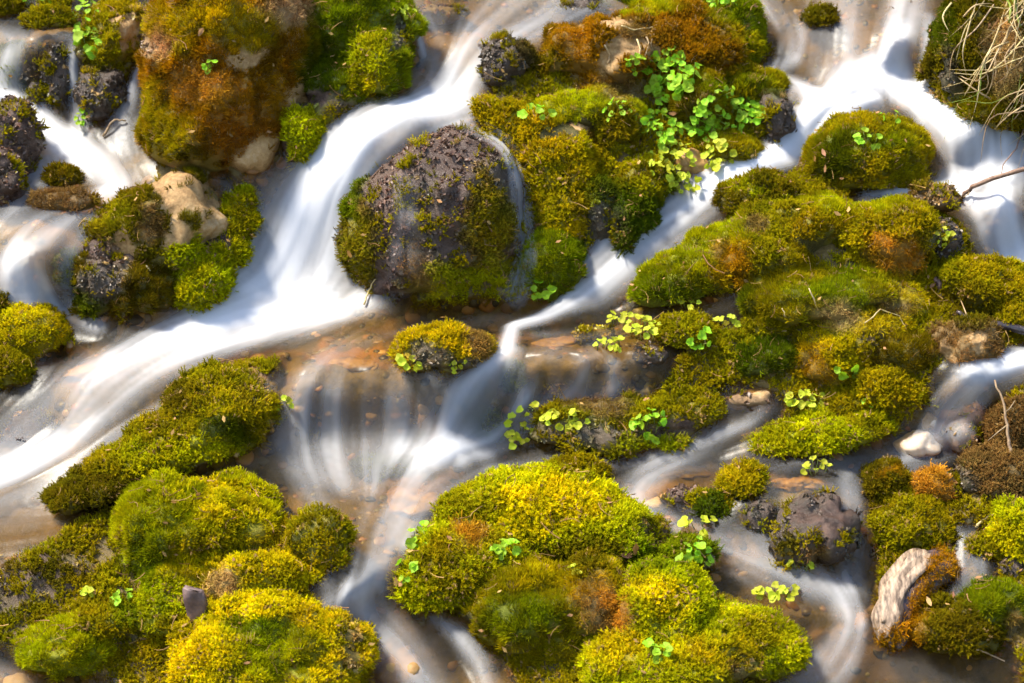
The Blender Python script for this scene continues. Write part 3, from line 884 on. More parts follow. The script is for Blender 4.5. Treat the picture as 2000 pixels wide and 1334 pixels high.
SIZE = {'A': 0.0118, 'B': 0.0108, 'C': 0.012, 'D': 0.014, 'E': 0.019, 'F': 0.024}
SPACE = {'A': 0.0056, 'B': 0.0052, 'C': 0.0066, 'D': 0.0125, 'E': 0.026, 'F': 0.01}
NTUFT = 0
def moss_points(V, F, parent, base_type, base_col, seed, dens=1.0, min_up=-0.45, keep=None, size=1.0, name='moss'):
    global NTUFT
    A, B, D = V[F[:, 0]], V[F[:, 1]], V[F[:, 2]]
    nr = np.cross(B - A, D - A)
    ar = np.linalg.norm(nr, axis=1) / 2
    nr = nr / np.maximum(2 * ar, 1e-12)[:, None]
    cen = (A + B + D) / 3
    view = CAM - cen
    view /= np.linalg.norm(view, axis=1)[:, None]
    ok = ((nr * view).sum(1) > -0.25) & (nr[:, 2] > min_up)
    cu, cv, _ = project(cen)
    ok &= (cu > -160) & (cu < 2160) & (cv > -160) & (cv < 1480)
    if keep is not None:
        ok &= keep(cen, nr)
    if not ok.any():
        return None
    ar = np.where(ok, ar, 0)
    n = int(ar.sum() / SPACE['B'] ** 2 * dens)
    if n < 5:
        return None
    fi = rng.choice(len(F), size=n, p=ar / ar.sum())
    r1, r2 = np.sqrt(rng.random(n)), rng.random(n)
    P = A[fi] * (1 - r1)[:, None] + B[fi] * (r1 * (1 - r2))[:, None] + D[fi] * (r1 * r2)[:, None]
    NR = nr[fi]
    if base_type == 'E':
        ty = np.full(n, 'E'); pal = np.array([(.22, .12, .04), (.13, .09, .035), (.09, .07, .04), (.24, .16, .07), (.15, .12, .03), (.05, .042, .028)])
        col = pal[rng.integers(0, len(pal), n)]
    else:
        ty, col = classify(P, base_type, base_col, seed)
    sp = (ty == 'D') & (fbm(P * 28, 2, seed + 5) + 0.6 * rng.normal(size=n) * 0.5 > 0.5)
    ty[sp] = 'A'
    col[sp] = C['olive'] * 0.9
    # thin out the coarser kinds
    pr = np.ones(n)
    for k in 'ACDE':
        pr[ty == k] = (SPACE['B'] / SPACE[k]) ** 2
    pr[ty == 'X'] = 0.012
    ty[(ty == 'X')] = 'A'
    # submerged moss thins out
    torn = (fbm(P * 21, 3, seed + 12) < -0.43) & (ty != 'D') & (ty != 'E')
    pr[torn] *= 0.25
    kp = rng.random(n) < pr
    P, NR, ty, col = P[kp], NR[kp], ty[kp], col[kp]
    n = len(P)
    col = finish_col(P, col, seed)
    if base_type != 'E':
        lit = (rng.random(n) < 0.010 + 0.022 * (fbm(P * 12, 2, seed + 21) > 0.25))
        ty[lit] = 'F'
        pal = np.array([C['straw'], C['pinkbr'], C['brown'], C['straw'] * 0.6])
        col[lit] = pal[rng.integers(0, 4, lit.sum())] * rng.uniform(0.6, 1.2, (lit.sum(), 1))
    up = NR * 0.75 + ZUP * 0.45 + rng.normal(size=(n, 3)) * 0.16
    up /= np.linalg.norm(up, axis=1)[:, None]
    # euler: tilt Z to up, after a random spin
    ay = np.arctan2(np.hypot(up[:, 0], up[:, 1]), up[:, 2])
    az = np.arctan2(up[:, 1], up[:, 0])
    spin = rng.random(n) * 6.283
    # Rz(az) Ry(ay) Rz(spin) -> XYZ euler
    ca, sa, cb, sb, cc, ss = np.cos(az), np.sin(az), np.cos(ay), np.sin(ay), np.cos(spin), np.sin(spin)
    m00 = ca * cb * cc - sa * ss; m10 = sa * cb * cc + ca * ss; m20 = -sb * cc
    m21 = sb * ss; m22 = cb
    ex = np.arctan2(m21, m22); ey = np.arcsin(np.clip(-m20, -1, 1)); ez = np.arctan2(m10, m00)
    pick = np.zeros(n, int); sz = np.zeros(n)
    for k in 'ABCDEF':
        m = ty == k
        pick[m] = rng.choice(PIDX[k], m.sum())
        sz[m] = SIZE[k]
    sz *= size * (rng.uniform(0.7, 1.3, n) if base_type != 'E' else rng.uniform(0.35, 1.9, n)) * np.exp(0.42 * fbm(P * 27, 2, seed + 9)) * np.where(rng.random(n) < 0.02, 1.5, 1.0)
    if base_type == 'E':
        P = P - EN * (sz * 0.16)[:, None]
    me = bpy.data.meshes.new(name)
    me.vertices.add(n)
    me.vertices.foreach_set('co', P.astype(np.float32).ravel())
    fattr(me, 'turn', np.stack([ex, ey, ez], 1), 'FLOAT_VECTOR')
    fattr(me, 'size', sz)
    fattr(me, 'pick', pick, 'INT')
    fattr(me, 'tint', np.concatenate([col, np.ones((n, 1))], 1), 'FLOAT_COLOR')
    o = link(name, me, parent, kind='stuff')
    md = o.modifiers.new('scatter', 'NODES')
    md.node_group = ng
    NTUFT += n
    return o

# ------------------------------------------------------------------ boulders
ICO = {k: icosphere(k) for k in (3, 4, 5, 6)}

def smooth_radius(r, F, it):
    E = np.concatenate([F[:, [0, 1]], F[:, [1, 2]], F[:, [2, 0]]])
    for _ in range(it):
        acc = np.zeros_like(r); cnt = np.zeros_like(r)
        np.add.at(acc, E[:, 0], r[E[:, 1]]); np.add.at(cnt, E[:, 0], 1)
        r = 0.4 * r + 0.6 * acc / cnt
    return r

BASIS = np.stack([ES, ET, EN], 1)            # columns
def boulder_shape(lobes, seed, lump=1.0, prot=0.62, rough=1.0, sink=0.0, planes=()):
    """lobes: (u, v, ru, rv[, rot, protrusion]) -> vertices in the world, triangles, base point"""
    cs, rs, rots = [], [], []
    for lb in lobes:
        u, v, ru, rv = lb[:4]
        rot = R(lb[4]) if len(lb) > 4 else 0.0
        zf = min(max(0.45 + 0.52 * (lb[5] if len(lb) > 5 else prot), 0.5), 0.93)
        s, t, h = hit(u, v + 0.9 * rv)                      # where its front meets the ground
        dep = (sth(s, t, h) - CAM) @ FWD
        sc = dep / DIST / 1000
        ry = min(rv * math.sqrt(1 - zf * zf) / SP, 1.15 * ru, 2.2 * rv if zf < 0.75 else 1.35 * rv)
        rz = math.sqrt(max(rv * rv - (SP * ry) ** 2, 1)) / CP
        d_ = ray(u, v)
        cen = CAM + d_ * ((dep + 0.42 * ry * sc) / (d_ @ FWD))
        cs.append(cen - EN * sink); rs.append(np.array([ru, ry, rz]) * sc); rots.append(-rot)
    cs, rs = np.array(cs), np.array(rs)
    wgt = rs[:, 0] * rs[:, 2]
    O = (cs * wgt[:, None]).sum(0) / wgt.sum()
    O[2] -= 0.15 * rs[:, 2].mean()
    big = max(rs[:, 0].max(), rs[:, 2].max()) > 0.062
    D, F = ICO[5 if big else 4]
    # stretch the sampling directions to the overall extent
    ext = np.array([np.abs(cs[:, i] - O[i]).max() + rs[:, i].max() for i in range(3)])
    Dn = D * ext / ext.max()
    Dn /= np.linalg.norm(Dn, axis=1)[:, None]
    pw, tot = 12, 0
    for c, r, rot in zip(cs, rs, rots):
        rel = O - c
        ca, sa = math.cos(rot), math.sin(rot)
        M2 = np.array([[ca, 0, sa], [0, 1, 0], [-sa, 0, ca]])
        o_ = (M2 @ rel) / r
        d_ = (Dn @ M2.T) / r
        a = (d_ ** 2).sum(1); b = (d_ @ o_); cc = (o_ ** 2).sum() - 1
        disc = b * b - a * cc
        rad = np.where(disc > 0, (-b + np.sqrt(np.maximum(disc, 0))) / a, 0)
        tot = tot + np.clip(rad, 0, None) ** pw
    rad = np.maximum(tot, 1e-30) ** (1 / pw)
    rad = np.maximum(rad, 0.25 * rs.min())
    for (pn, pf) in planes:                     # flat broken faces
        pn = unit(np.array(pn, float))
        dn = Dn @ pn
        lim = pf * (dn * rad).max()
        rad = np.where(dn > 1e-3, np.minimum(rad, lim / np.maximum(dn, 1e-3)), rad)
    rad = smooth_radius(rad, F, 1 if planes else 3)
    W = O + Dn * rad[:, None]
    sz = float(np.median(rad))
    dirw = Dn
    disp = fbm(W / (0.55 * sz) + seed * 3.1, 3, seed) * 0.15 * sz * lump
    disp += fbm(W * 30 + seed, 3, seed + 4) * 0.007 * lump - (np.abs(vnoise(W * 22 + seed * 2.0, seed + 5)) ** 0.7 - 0.5) * -0.026 * lump * min(1.0, sz / 0.08)
    disp += np.abs(fbm(W * 85 + seed, 2, seed + 6)) * 0.004 * rough
    W = W + dirw * disp[:, None]
    return W, F, O

def boulder(name, label, cat, lobes, stone='soil', mtype='A', mcol='olive', dens=1.0, group=None, lump=1.0, prot=0.62, rough=1.0, moss=True, msize=1.0, keep=None, min_up=-0.45, sink=0.0, planes=()):
    boulder.n += 1
    if not moss or stone == 'tan' and not planes:
        r_ = np.random.default_rng(boulder.n)
        planes = [((r_.normal(), r_.normal() - 0.4, abs(r_.normal()) + 0.3), r_.uniform(0.74, 0.9)) for _ in range(6)]
    W, F, O = boulder_shape(lobes, boulder.n, lump, prot, rough, sink, planes)
    root = link(name, None, None, label, cat, group)
    root.location = O
    me = mesh_np(name + '_stone', W - O, F, M[stone])
    st = link('stone', me, root)
    collect(W, F)
    # ground tint under the moss, so that gaps between shoots show the same growth
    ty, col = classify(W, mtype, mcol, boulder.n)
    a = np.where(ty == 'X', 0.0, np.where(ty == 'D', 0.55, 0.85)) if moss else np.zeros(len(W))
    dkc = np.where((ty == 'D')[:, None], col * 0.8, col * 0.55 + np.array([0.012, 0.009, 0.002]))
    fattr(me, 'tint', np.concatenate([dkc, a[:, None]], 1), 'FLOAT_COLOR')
    if moss:
        m = moss_points(W - O if False else W, F, root, mtype, mcol, boulder.n * 31, dens, min_up=min_up, keep=keep, size=msize)
        if m:
            m.matrix_parent_inverse = Matrix.Translation(-Vector(O))
    return root
boulder.n = 0

exec_list = []
def Bd(*a, **k):
    return boulder(*a, **k)

mb = 'mossy_boulder'
# upper left
Bd(mb, 'huge boulder furred in rust brown and gold moss beside the big fall', 'boulder', [(440,125,158,220),(530,110,85,200),(400,250,115,95),(510,275,65,68)], 'tan', 'B', 'rust', lump=0.8, prot=0.8, msize=1.0, planes=[((.8, -.5, -.2), .93)])
Bd(mb, 'green mossy boulder behind the dark hollow beside the rust boulder', 'boulder', [(690,50,100,110),(735,130,62,75),(650,180,60,55),(780,80,30,60)], 'dark', 'B', 'green', prot=0.7)
Bd(mb, 'small lime moss mound wedged between rust boulder and big waterfall', 'boulder', [(590,270,42,65),(640,215,50,30,-20)], 'dark', 'A', 'lime', prot=0.7)
Bd(mb, 'boulder with a bright green creeping plant on its left face', 'boulder', [(215,75,75,72),(255,65,45,65)], 'tan', 'A', 'olive', prot=0.9)
Bd('wet_rock', 'dark wet rock below the boulder with the creeping plant', 'rock', [(200,190,46,62)], 'dark', 'D', 'dark', prot=0.7)
Bd('wet_rock', 'dark wet rock between two thin trickles on the upper ledge', 'rock', [(108,120,30,48),(118,175,26,40)], 'dark', 'D', 'dark', prot=0.7)
Bd('wet_rock', 'small dark rock parting the leftmost pale trickle', 'rock', [(68,130,22,40),(75,180,24,26)], 'dark', 'D', 'dark', prot=0.6)
Bd('wet_rock', 'dark crusted rock cut by the frame edge beside a white rush', 'rock', [(25,275,58,85),(10,350,40,60)], 'dark', 'D', 'purple', prot=0.8)
Bd('mossy_stone', 'small mossy stone in the pool above the left-hand ledge', 'stone', [(128,347,28,20)], 'dark', 'A', 'dkolive', prot=0.7)
Bd('mossy_stone', 'flat stone with brown dead moss in the left-hand shallows', 'stone', [(125,395,62,22)], 'dark', 'C', 'brown', prot=0.7)
Bd('mossy_stone', 'low stone topped with olive moss in the calm top stream', 'stone', [(95,38,50,22)], 'tan', 'A', 'olive', prot=0.6)
Bd('mossy_stone', 'tiny mossy stone at the top edge near the creeping plant', 'stone', [(110,5,26,12)], 'dark', 'A', 'olive', prot=0.6)
Bd('mossy_stone', 'mossy stone in the top corner of the stream', 'stone', [(10,8,30,26)], 'dark', 'A', 'olive', prot=0.6)
Bd(mb, 'tan peaked boulder with bare top and dark moss on one side', 'boulder', [(374,408,84,82),(310,435,92,70),(225,445,58,58),(300,490,90,50)], 'tan', 'A', 'dkolive', prot=0.75, lump=0.7, planes=[((-.5, -.25, .83), .74), ((.75, -.25, .62), .76), ((.25, -.93, .28), .80), ((-.4, -.85, .3), .84)])
Bd(mb, 'lime moss bank running down beside the foot of the big fall', 'boulder', [(474,420,36,50,-25),(440,490,40,46),(392,550,66,62)], 'dark', 'A', 'lime', prot=0.55)
Bd(mb, 'dark olive moss mound with a bright straw below the peaked boulder', 'boulder', [(270,555,80,60),(200,550,60,60),(175,600,34,28)], 'dark', 'B', 'dkolive', prot=0.7)
Bd('wet_rock', 'purple crusted rock under the peaked boulder by small falls', 'rock', [(195,500,38,34)], 'dark', 'D', 'purple', prot=0.7)
Bd(mb, 'golden moss cushion at the frame edge below the left cascade', 'boulder', [(55,645,78,52)], 'soil', 'A', 'gold', prot=0.85, msize=0.8)
Bd('mossy_stone', 'small olive stone tucked under the golden moss cushion', 'stone', [(22,722,38,36)], 'dark', 'A', 'olive', prot=0.6)
Bd('mossy_stone', 'tiny mossy stone above the golden cushion at the frame edge', 'stone', [(0,597,20,24)], 'dark', 'A', 'dkolive', prot=0.6)
# centre
Bd(mb, 'large rounded wet boulder with purple crust at the centre of the falls', 'boulder', [(850,430,150,168),(745,470,80,125),(950,430,72,150),(870,330,110,75)], 'dark', 'D', 'purple', dens=0.8, prot=0.78, lump=0.8, rough=2.6, min_up=-0.6)
Bd(mb, 'tall golden moss column to one side of the wet centre boulder', 'boulder', [(1090,330,72,85),(1060,270,70,40),(980,235,62,32),(1100,430,50,70)], 'soil', 'A', 'gold', prot=0.8)
Bd(mb, 'dark green velvet moss cushion at the foot of the golden column', 'boulder', [(1080,520,56,78)], 'soil', 'B', 'green', prot=0.8)
Bd(mb, 'long lime moss cushion arched above a bare brown stone', 'boulder', [(1145,215,95,42),(1210,245,45,60)], 'soil', 'B', 'lime', prot=0.9)
Bd('bare_stone', 'bare brown stone in front of the arched lime moss cushion', 'stone', [(1115,258,66,26)], 'tan', 'D', 'brown', dens=0.3, prot=0.7)
Bd(mb, 'olive moss mound with the shade of a hollow painted on, beside the sloping right chute', 'boulder', [(1255,370,55,58),(1225,430,55,62),(1170,430,40,80)], 'dark', 'A', 'dkgreen', prot=0.7)
Bd(mb, 'black crusted rock at the head of the central chute', 'boulder', [(985,125,48,55)], 'dark', 'D', 'dark', prot=0.9)
Bd(mb, 'long brown mossy boulder with bare pale patches and hanging roots', 'boulder', [(1080,95,70,58),(1200,95,80,85),(1320,80,110,85),(1400,100,50,80)], 'tan', 'A', 'rust', prot=0.8)
Bd(mb, 'green mossy hump at the top edge behind the brown boulder', 'boulder', [(1440,45,50,62),(1300,0,110,26),(1455,95,32,42)], 'soil', 'B', 'green', prot=0.8)
Bd(mb, 'velvety olive moss slope below the brown boulder', 'boulder', [(1360,195,60,70),(1450,170,88,36)], 'soil', 'B', 'olive', prot=0.7)
Bd('wet_rock', 'dark rock with bluish wet top under the green leaf cluster', 'rock', [(1515,240,38,60)], 'dark', 'D', 'dark', dens=0.6, prot=0.8)
Bd('mossy_stone', 'streaked green stone below the leaf cluster beside the chute', 'stone', [(1430,292,52,30)], 'dark', 'B', 'olive', prot=0.6)
Bd('bare_stone', 'smooth bare orange brown stone lying among lime leaves', 'stone', [(1353,318,46,26,18)], 'amber', moss=False, prot=1.0, lump=0.6)
Bd('mossy_stone', 'small round mossy stone alone in the upper right stream', 'stone', [(1602,35,30,20)], 'dark', 'A', 'dkolive', prot=0.8)
# right
Bd(mb, 'steep dark mossy bank under the dry grass', 'bank', [(1890,110,75,130),(1970,150,80,130),(1930,215,80,40)], 'soil', 'A', 'dkolive', prot=0.5)
Bd(mb, 'dome shaped green boulder parting the white rush', 'boulder', [(1690,300,116,72),(1760,290,55,50),(1710,350,90,25)], 'soil', 'B', 'olive', prot=0.95, lump=0.6)
Bd(mb, 'dark olive clump between the chute and the big mound', 'boulder', [(1480,387,80,42)], 'dark', 'A', 'dkolive', prot=0.8)
Bd(mb, 'lime moss cushion sloping down along the right-hand chute', 'boulder', [(1340,540,115,50,-20),(1430,470,85,40,-15)], 'soil', 'B', 'lime', prot=0.7)
Bd(mb, 'broad mossy mound in the middle of the right-hand slope', 'boulder', [(1580,430,130,52),(1500,490,85,70),(1560,570,130,62),(1680,560,90,50)], 'soil', 'B', 'olive', prot=0.55)
Bd(mb, 'mossy mound topped by a curly orange brown tangle', 'boulder', [(1740,460,90,70),(1750,500,60,50)], 'soil', 'A', 'olive', prot=0.65)
Bd('mossy_stone', 'brown dead moss clump with a twig lying on it', 'stone', [(1820,390,62,30)], 'dark', 'D', 'brown', prot=0.8)
Bd('wet_rock', 'small dark rock with a few lime leaves beside the right fall', 'rock', [(1842,475,36,46)], 'dark', 'D', 'dark', prot=0.7)
Bd(mb, 'smooth olive mound against the frame edge below the right fall', 'boulder', [(1925,565,105,58,15),(1990,610,60,50)], 'soil', 'A', 'olive', prot=0.6)
Bd(mb, 'tangled golden moss hummock strewn with straws', 'boulder', [(1690,650,105,55),(1620,700,70,50),(1760,600,60,36)], 'soil', 'C', 'gold', prot=0.6)
Bd(mb, 'dark green cushion on the near side of the straw hummock', 'boulder', [(1500,702,64,40)], 'soil', 'B', 'dkgreen', prot=0.8)
Bd(mb, 'small green cushion above the dark green cushion', 'boulder', [(1510,637,52,28)], 'soil', 'B', 'olive', prot=0.7)
Bd(mb, 'dark velvety cushion on the far side of the straw hummock', 'boulder', [(1770,692,76,42)], 'soil', 'B', 'dkolive', prot=0.7)
Bd('mossy_stone', 'small olive cushion at the edge of the still backwater', 'stone', [(1342,652,58,28)], 'soil', 'A', 'olive', prot=0.8)
Bd('bare_stone', 'brown rooty rock above the small fall at the frame edge', 'rock', [(1890,670,72,42)], 'tan', 'C', 'brown', dens=0.6, prot=0.6)
Bd('bare_stone', 'wet tan stone slab at the foot of the straw hummock', 'stone', [(1465,758,60,34)], 'tan', 'D', 'purple', dens=0.5, prot=0.35, sink=0.022)
Bd(mb, 'golden olive moss ridge below the straw hummock', 'boulder', [(1745,755,80,46),(1660,790,60,26,-20)], 'soil', 'A', 'olive', prot=0.7)
Bd('mossy_stone', 'flat lime moss mat at the water edge below the ridge', 'stone', [(1590,852,130,34,-8),(1690,830,55,28)], 'soil', 'A', 'lime', prot=0.55)
Bd('mossy_stone', 'long wet rock with grassy brown moss and yellow leaf rosettes', 'rock', [(1150,822,110,42),(1290,812,110,42),(1210,852,170,30),(1370,797,50,28)], 'dark', 'A', 'olive', dens=0.8, prot=0.6)
Bd('mossy_stone', 'small mossy island stone in the middle pool', 'stone', [(870,682,96,44),(820,700,50,26)], 'dark', 'A', 'gold', prot=0.8)
# lower left
Bd(mb, 'olive moss hill with a dark green patch above the lower cascade', 'boulder', [(430,800,112,78),(380,850,130,50),(280,900,140,42,-14)], 'soil', 'A', 'olive', prot=0.65)
Bd(mb, 'low dark moss shelf at the tail of the olive hill', 'boulder', [(180,955,90,38,-8)], 'soil', 'A', 'dkolive', prot=0.4)
Bd(mb, 'smooth green and gold moss boulder with a steep dark side', 'boulder', [(320,1030,98,100),(430,1030,120,72),(470,965,80,34)], 'soil', 'B', 'lime', prot=0.75)
Bd(mb, 'bright lime dome of moss beside a wood chip', 'boulder', [(350,1130,72,58),(335,1195,66,50)], 'soil', 'B', 'lime', prot=0.85)
Bd(mb, 'long yellow moss ledge with a dead brown tuft', 'boulder', [(500,1120,125,42),(450,1150,60,40)], 'soil', 'A', 'yel', prot=0.7)
Bd(mb, 'grass green moss cushion in the bottom corner pool', 'boulder', [(125,1268,92,56)], 'soil', 'B', 'lime', prot=0.6)
Bd(mb, 'low olive moss clump behind the grass green cushion', 'boulder', [(210,1200,80,42)], 'soil', 'A', 'olive', prot=0.5)
Bd(mb, 'big yellow rimmed moss dome with a green heart at the bottom', 'boulder', [(530,1280,175,112),(440,1290,100,100),(630,1290,90,95)], 'soil', 'A', 'yel', prot=0.7, msize=1.0)
Bd('mossy_stone', 'half drowned olive mat beside the lower stream', 'stone', [(625,1055,55,60)], 'dark', 'A', 'olive', dens=0.5, prot=0.3)
# lower centre
Bd(mb, 'big feathery yellow moss boulder at the lower centre', 'boulder', [(1040,1010,190,82),(920,1090,130,80),(1170,1050,105,70),(850,1140,75,60)], 'soil', 'A', 'lime', prot=0.75, msize=1.3)
Bd('mossy_stone', 'small olive stone peeking out behind the yellow boulder', 'stone', [(1130,920,60,22)], 'dark', 'A', 'olive', prot=0.7)
Bd(mb, 'dark velvety dome with a rusty flank below the yellow boulder', 'boulder', [(1040,1185,125,88),(1160,1170,80,80),(1080,1250,80,36)], 'soil', 'B', 'olive', prot=0.75)
Bd(mb, 'wide yellow moss carpet sloping into the bottom stream', 'bank', [(1290,1180,90,80),(1350,1250,170,80),(1260,1290,130,70),(1480,1260,90,60)], 'soil', 'A', 'lime', prot=0.35)
Bd('mossy_stone', 'small green clump with dark leaves between carpet and pool', 'stone', [(1335,1090,56,36)], 'soil', 'A', 'green', prot=0.6)
Bd('wet_rock', 'small brown wet stone behind the yellow boulder by the riffle', 'stone', [(1280,1035,36,24)], 'dark', 'D', 'brown', prot=0.6)
Bd('wet_rock', 'round dark wet rock with tufts of moss in the lower right channel', 'rock', [(1590,1035,82,66),(1555,1052,55,48)], 'dark', 'D', 'dark', dens=0.45, prot=0.7, lump=1.0)
Bd('bare_stone', 'smooth creamy white stone at the foot of the right fall', 'stone', [(1797,866,48,28)], 'pale', moss=False, prot=0.9, lump=0.7)
Bd('bare_stone', 'small cream stone half hidden above the white stone', 'stone', [(1818,822,16,20)], 'pale', moss=False, prot=0.8, lump=0.5)
Bd('wet_rock', 'reddish brown rock veiled by the lower right fall', 'rock', [(1872,826,72,68)], 'red', 'D', 'brown', dens=0.3, prot=0.5, sink=0.010)
Bd(mb, 'shaggy dark clump standing in the right-hand shallows', 'boulder', [(1730,945,42,44)], 'soil', 'A', 'dkolive', prot=1.0)
Bd(mb, 'low rust orange moss clump in the right-hand shallows', 'boulder', [(1835,950,52,32)], 'soil', 'C', 'orange', prot=0.7)
Bd(mb, 'brown mossy bank at the frame edge with a thin upright stick', 'bank', [(1950,930,85,50),(1980,840,50,60)], 'soil', 'A', 'brown', prot=0.6)
Bd(mb, 'flat olive moss mat half under water near the shaggy clump', 'boulder', [(1775,1015,84,52)], 'soil', 'A', 'olive', dens=0.8, prot=0.5)
Bd(mb, 'lime moss patch at the frame edge above the trickle', 'boulder', [(1985,1040,48,60)], 'soil', 'A', 'lime', prot=0.4)
Bd(mb, 'green moss cushion behind the split log', 'boulder', [(1940,1185,68,46)], 'soil', 'B', 'green', prot=0.7)
Bd(mb, 'dark wet moss slope on the near side of the split log', 'boulder', [(1865,1215,100,56)], 'soil', 'A', 'dkolive', prot=0.5)
for (lb, st_, ty_, co_, sk_, lab) in [
    ([(950,800,50,58)], 'dark', 'B', 'green', .040, 'green mossy rock under the slanting veil of the middle ledge'),
    ([(755,893,75,28)], 'dark', 'B', 'green', .050, 'green mossy stone under the splash below the middle ledge'),
    ([(1095,742,62,42)], 'dark', 'D', 'purple', .045, 'dark crusted rock under the first small twin fall'),
    ([(1190,735,40,36)], 'dark', 'D', 'dark', .045, 'dark rock between the small twin falls'),
    ([(1262,738,46,34)], 'grey', 'D', 'olive', .045, 'streaked rock under the second small twin fall'),
    ([(600,830,40,62)], 'soil', 'B', 'olive', .085, 'olive rock dim behind the wide middle veil'),
    ([(850,800,50,50)], 'amber', 'D', 'brown', .045, 'brown rock dim behind the wide middle veil'),
    ([(55,825,60,48)], 'dark', 'D', 'purple', .045, 'violet dark rock under the fall at the frame edge'),
    ([(30,130,40,60)], 'dark', 'B', 'green', .030, 'green rock behind the pale leftmost trickle'),
    ([(135,520,36,36)], 'dark', 'B', 'green', .018, 'green stone under the small left-hand fall'),
    ([(1445,940,48,32)], 'dark', 'A', 'olive', .010, 'wet mossy stone at the head of the lower riffle'),
    ([(1400,985,36,26)], 'dark', 'A', 'dkgreen', .014, 'dark green stone with water combing over it in the riffle'),
    ([(1490,1005,34,32)], 'dark', 'D', 'dark', .012, 'black glossy stone in the riffle beside the round dark rock'),
    ([(1340,965,44,22)], 'dark', 'D', 'purple', .016, 'purple stone just under the riffle'),
    ([(1540,1095,34,16)], 'tan', 'A', 'olive', .014, 'veined flat stone ringed by water below the round dark rock'),
    ([(1930,1065,36,22)], 'dark', 'A', 'olive', .008, 'small mossy stone beside the right-hand trickle'),
    ([(1975,1110,30,26)], 'dark', 'D', 'dark', .008, 'dark stone at the frame edge below the lime patch'),
    ([(1850,1075,30,18)], 'dark', 'D', 'brown', .006, 'brown wet stone above the split log'),
    ([(1000,730,26,30)], 'dark', 'B', 'green', .024, 'thin green rock splitting the slanting inflow'),
    ([(470,420,24,34)], 'dark', 'D', 'purple', .010, 'purple rock under the thin trickle beside the lime bank'),
    ([(1160,640,40,14)], 'dark', 'D', 'olive', .022, 'drowned olive stone in the backwater'),
    ([(1270,690,34,18)], 'dark', 'D', 'dark', .006, 'dark reed-like tuft stone below the largest lime rosette'),
    ([(860,15,60,18)], 'grey', 'D', 'brown', .022, 'grey stone under the top stream beside the green boulder'),
    ([(1130,5,50,20)], 'dark', 'D', 'dark', .012, 'dark rock between little falls at the top edge'),
    ]:
    Bd('wet_rock', lab, 'rock', lb, st_, ty_, co_, dens=0.8, prot=0.75, sink=sk_)
# drowned stones that show through the clear water
for (u, v, ru, rv, nm, lab) in [(690,690,60,14,'amber','amber stone glowing under the middle pool'), (1090,650,55,12,'amber','orange stone under the thin white inflow'),
    (150,705,60,18,'amber','orange stone under the run by the golden cushion'), (490,700,60,22,'amber','reddish stone beneath the foam edge of the long run'),
    (930,835,30,18,'grey','grey stone under the middle ledge fall'), 
    (1260,735,50,30,'grey','striped stone under the second small fall'), (1340,905,70,14,'amber','amber slab under the calm lower stream'), (1560,925,70,14,'amber','olive slab under the calm water by the white stone'),
    (1300,960,50,18,'pale','pinkish stone under the riffle behind the yellow boulder'), (810,960,60,26,'amber','rosy stone under the lower central stream'),
    (1500,175,40,22,'pale','cream rock under the upper right stream'),
    (1700,1205,22,40,'amber','orange stone beside the split log'), (760,1280,60,50,'amber','brown slab under the bottom central stream'), (30,1325,40,18,'pale','cream stone in the bottom corner')]:
    Bd('drowned_stone', lab, 'stone', [(u, v, ru, rv)], nm, moss=False, prot=0.5, lump=1.5, sink=0.036, group='stones under the water')
print('tufts on boulders', NTUFT)

# moss on the bare ground between the boulders
BT = np.concatenate([BEDF[:, [0, 1, 2]], BEDF[:, [0, 2, 3]]])
def dry(cen, nr):
    s, t = cen @ ES, cen @ ET
    return (wetness(s, t) < 0.25 + 0.2 * fbm(cen * 20, 2, 77))
g = moss_points(BEDV, BT, stream_bed, 'A', 'olive', 991, 0.72, keep=dry)
def underwater(cen, nr):
    s, t = cen @ ES, cen @ ET
    return (wetness(s, t) > 0.25) & (fbm(cen * 9, 2, 5) > -0.25)
gv = moss_points(BEDV, BT, None, 'E', 'olive', 555, 1.0, keep=underwater, name='gravel')
def shore(cen, nr):
    w = wetness(cen @ ES, cen @ ET)
    return (w > 0.02) & (w < 0.75) & (fbm(cen * 11, 2, 15) > -0.1)
gv2 = moss_points(BEDV, BT, None, 'E', 'dark', 556, 1.1, keep=shore, name='shore_gravel', size=1.35)
gv2['label'] = 'wet stones along the edges of the channels'
gv['label'] = 'brown and amber pebbles on the bed of the stream'
print('tufts', NTUFT)

# ------------------------------------------------------------------ resting small things on the ground
CS, CT = FSG[::4, ::4], FTG[::4, ::4]
CF = grid_faces(*CS.shape)
CF = CF[(wet[::4, ::4].ravel() > 0.4)[CF].all(1)]
collect(sth(CS.ravel(), CT.ravel(), wh[::4, ::4].ravel()), CF)
BVH = BVHTree.FromPolygons(np.concatenate(BV).tolist(), np.concatenate(BF).tolist())
def land(u, v, lift=0.0):
    d = ray(u, v)
    p, n, i, dist = BVH.ray_cast(Vector(CAM), Vector(d))
    if p is None:
        s, t, h = hit(u, v)
        return sth(s, t, h), EN.copy()
    n = np.array(n); n = n if n @ d < 0 else -n
    return np.array(p) + n * lift, n

def frame(n, spin=0.0):
    z = unit(n)
    x = unit(np.cross([0.1, 1, 0.05], z)); y = np.cross(z, x)
    c, s = math.cos(spin), math.sin(spin)
    return np.stack([x * c + y * s, -x * s + y * c, z], 1)

def mat4(Rm, p, sc=1.0):
    m = Matrix(Rm.tolist()).to_4x4()
    m = Matrix.Translation(Vector(p)) @ m @ Matrix.Scale(sc, 4)
    return m

